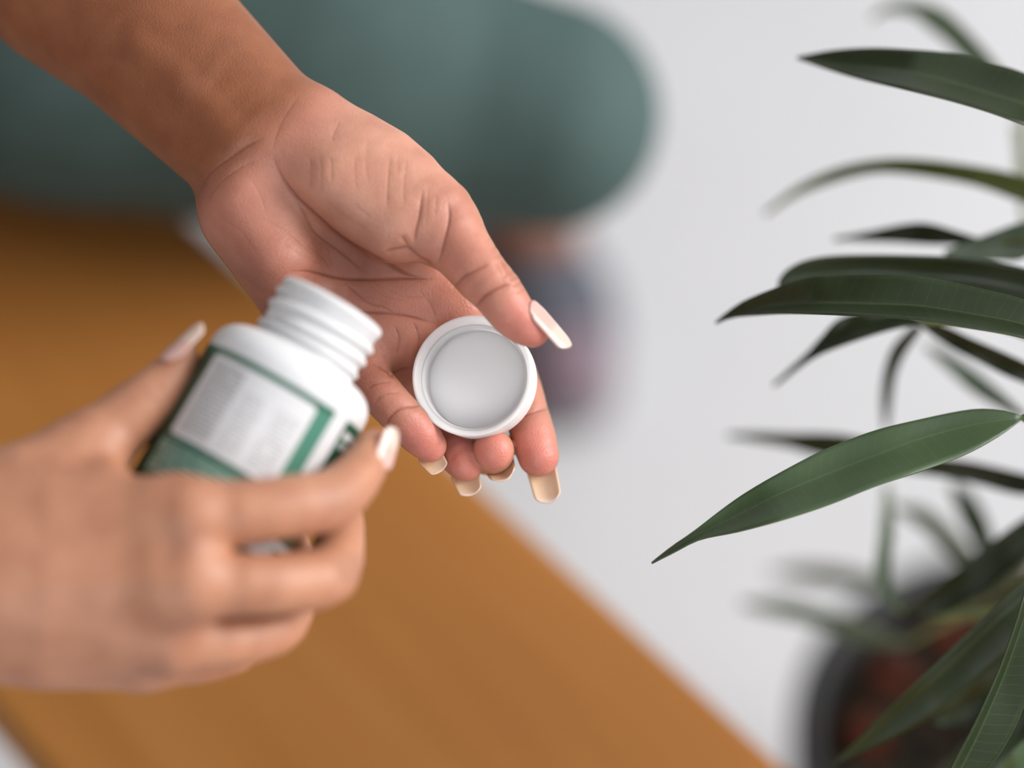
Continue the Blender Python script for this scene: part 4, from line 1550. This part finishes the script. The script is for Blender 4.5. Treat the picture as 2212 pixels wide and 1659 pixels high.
twig('branch', [(2438, 820, -35), (2330, 665, -50), (2230, 530, -75), (2130, 530, -85)], [0.003, 0.002, 0.0012], M_TWIG)
twig('branch', [(2425, 1100, -62), (2330, 1056, -100), (2200, 1250, -175), (1960, 1390, -200)], [0.003, 0.002, 0.0012], M_TWIG)
twig('branch', [(2420, 1330, -80), (2360, 1440, -75), (2310, 1550, -55)], [0.003, 0.002, 0.0014], M_TWIG)

# the plant's far side, beyond the right edge of the frame
def free_leaf(base, direction, length, width, mat):
    base, d = Vector(base), Vector(direction).normalized()
    side = d.cross(Vector((0, 0, 1))).normalized()
    up = side.cross(d).normalized()
    n, m = 16, 6
    verts, uvs, faces = [], [], []
    for i in range(n + 1):
        u = i / n
        w = width / 2 * (math.sin(math.pi * min(1, u * 0.97 + 0.02)) ** 0.8)
        c = base + d * (u * length) - Vector((0, 0, 1)) * (length * 0.30 * u * u)
        for j in range(m + 1):
            t = -1 + 2 * j / m
            verts.append(c + side * (w * t) + up * (abs(t) * w * 0.35))
            uvs.append((u * 1.3, t))
    for i in range(n):
        for j in range(m):
            faces.append((i * (m + 1) + j, i * (m + 1) + j + 1, (i + 1) * (m + 1) + j + 1, (i + 1) * (m + 1) + j))
    o = new_mesh('leaf', [tuple(v) for v in verts], faces, mat, plant, True, (0, 0, 0))
    uvl = o.data.uv_layers.new(name='UVMap')
    for lp in o.data.loops:
        uvl.data[lp.index].uv = uvs[lp.vertex_index]
    o.modifiers.new('thickness', 'SOLIDIFY').thickness = 0.0005


nc = len(c)
for k in range(18):
    p = Vector(c[int(nc * (0.36 + 0.63 * k / 17))])
    az = math.radians((-58, 20, 74, -20, 48, 0)[k % 6] + rnd.uniform(-12, 12))
    free_leaf(p, (math.cos(az), math.sin(az), rnd.uniform(0.15, 0.55)), rnd.uniform(0.11, 0.15), rnd.uniform(0.020, 0.026), (M_LEAF, M_LEAF2, M_LEAF)[k % 3])
for az, el in ((100, 1.3), (20, 1.0), (-60, 1.2)):
    a_ = math.radians(az)
    free_leaf(Vector(c[-1]), (math.cos(a_) * 0.6, math.sin(a_) * 0.6, el), 0.12, 0.022, M_LEAF2)

# clay pebbles on the soil, each its own thing
pm = []
for k in range(6):
    bm = bmesh.new()
    bmesh.ops.create_icosphere(bm, subdivisions=2, radius=1.0)
    for v in bm.verts:
        v.co *= 1 + 0.16 * math.sin(v.co.x * 3.1 + k) * math.sin(v.co.y * 2.7 + 2 * k) + 0.08 * math.sin(v.co.z * 4 + k)
    me = bpy.data.meshes.new('clay_pebble')
    bm.to_mesh(me); bm.free()
    me.polygons.foreach_set('use_smooth', [True] * len(me.polygons))
    me.materials.append(M_CLAY[(0, 1, 0, 2, 1, 2)[k]])
    pm.append(me)
placed = []
fixed = [on_plane(1930, 1450, PZ - 0.012), on_plane(1872, 1580, PZ - 0.012), on_plane(2052, 1362, PZ - 0.012)]
tries = 0
while len(placed) < 64 and tries < 6000:
    tries += 1
    if len(placed) < len(fixed):
        x, y, r, kk = fixed[len(placed)].x, fixed[len(placed)].y, 0.0125, 0
        if (Vector((x, y)) - Vector((pc.x, pc.y))).length > PR - 0.024:
            q = (Vector((x, y)) - Vector((pc.x, pc.y))).normalized() * (PR - 0.024)
            x, y = pc.x + q.x, pc.y + q.y
    else:
        a, rad = rnd.uniform(0, 2 * math.pi), (PR - 0.021) * math.sqrt(rnd.random())
        x, y, r = pc.x + rad * math.cos(a), pc.y + rad * math.sin(a), rnd.uniform(0.0068, 0.0105)
        kk = rnd.choice((1, 3, 4, 5, 1, 3, 0))
    if math.hypot(x - pc.x, y - pc.y) < 0.013 + r: continue
    if any(math.hypot(x - q[0], y - q[1]) < (r + q[2]) * 0.96 for q in placed): continue
    placed.append((x, y, r))
    o = bpy.data.objects.new('clay_pebble', pm[kk])
    COL.objects.link(o)
    o.location = (x, y, PZ - 0.030 + r * 0.86)
    o.scale = (r * 0.92, r * 0.92, r * 0.86)
    o.rotation_euler = (rnd.uniform(0, 0.4), rnd.uniform(0, 0.4), rnd.uniform(0, 6.28))
    look = {0: 'brick red', 1: 'dull brown', 2: 'brick red', 3: 'grey', 4: 'dull brown', 5: 'grey'}[kk]
    if len(placed) <= 3:
        lab_ = ('large brick red clay pebble in the plant pot, the one nearest the bench corner', 'large brick red clay pebble at the left rim of the plant pot', 'large brick red clay pebble at the far rim of the plant pot')[len(placed) - 1]
    else:
        lab_ = 'small rounded %s clay pebble lying on the soil inside the plant pot' % look
    tag(o, lab_, 'pebble', 'clay pebbles in the plant pot')
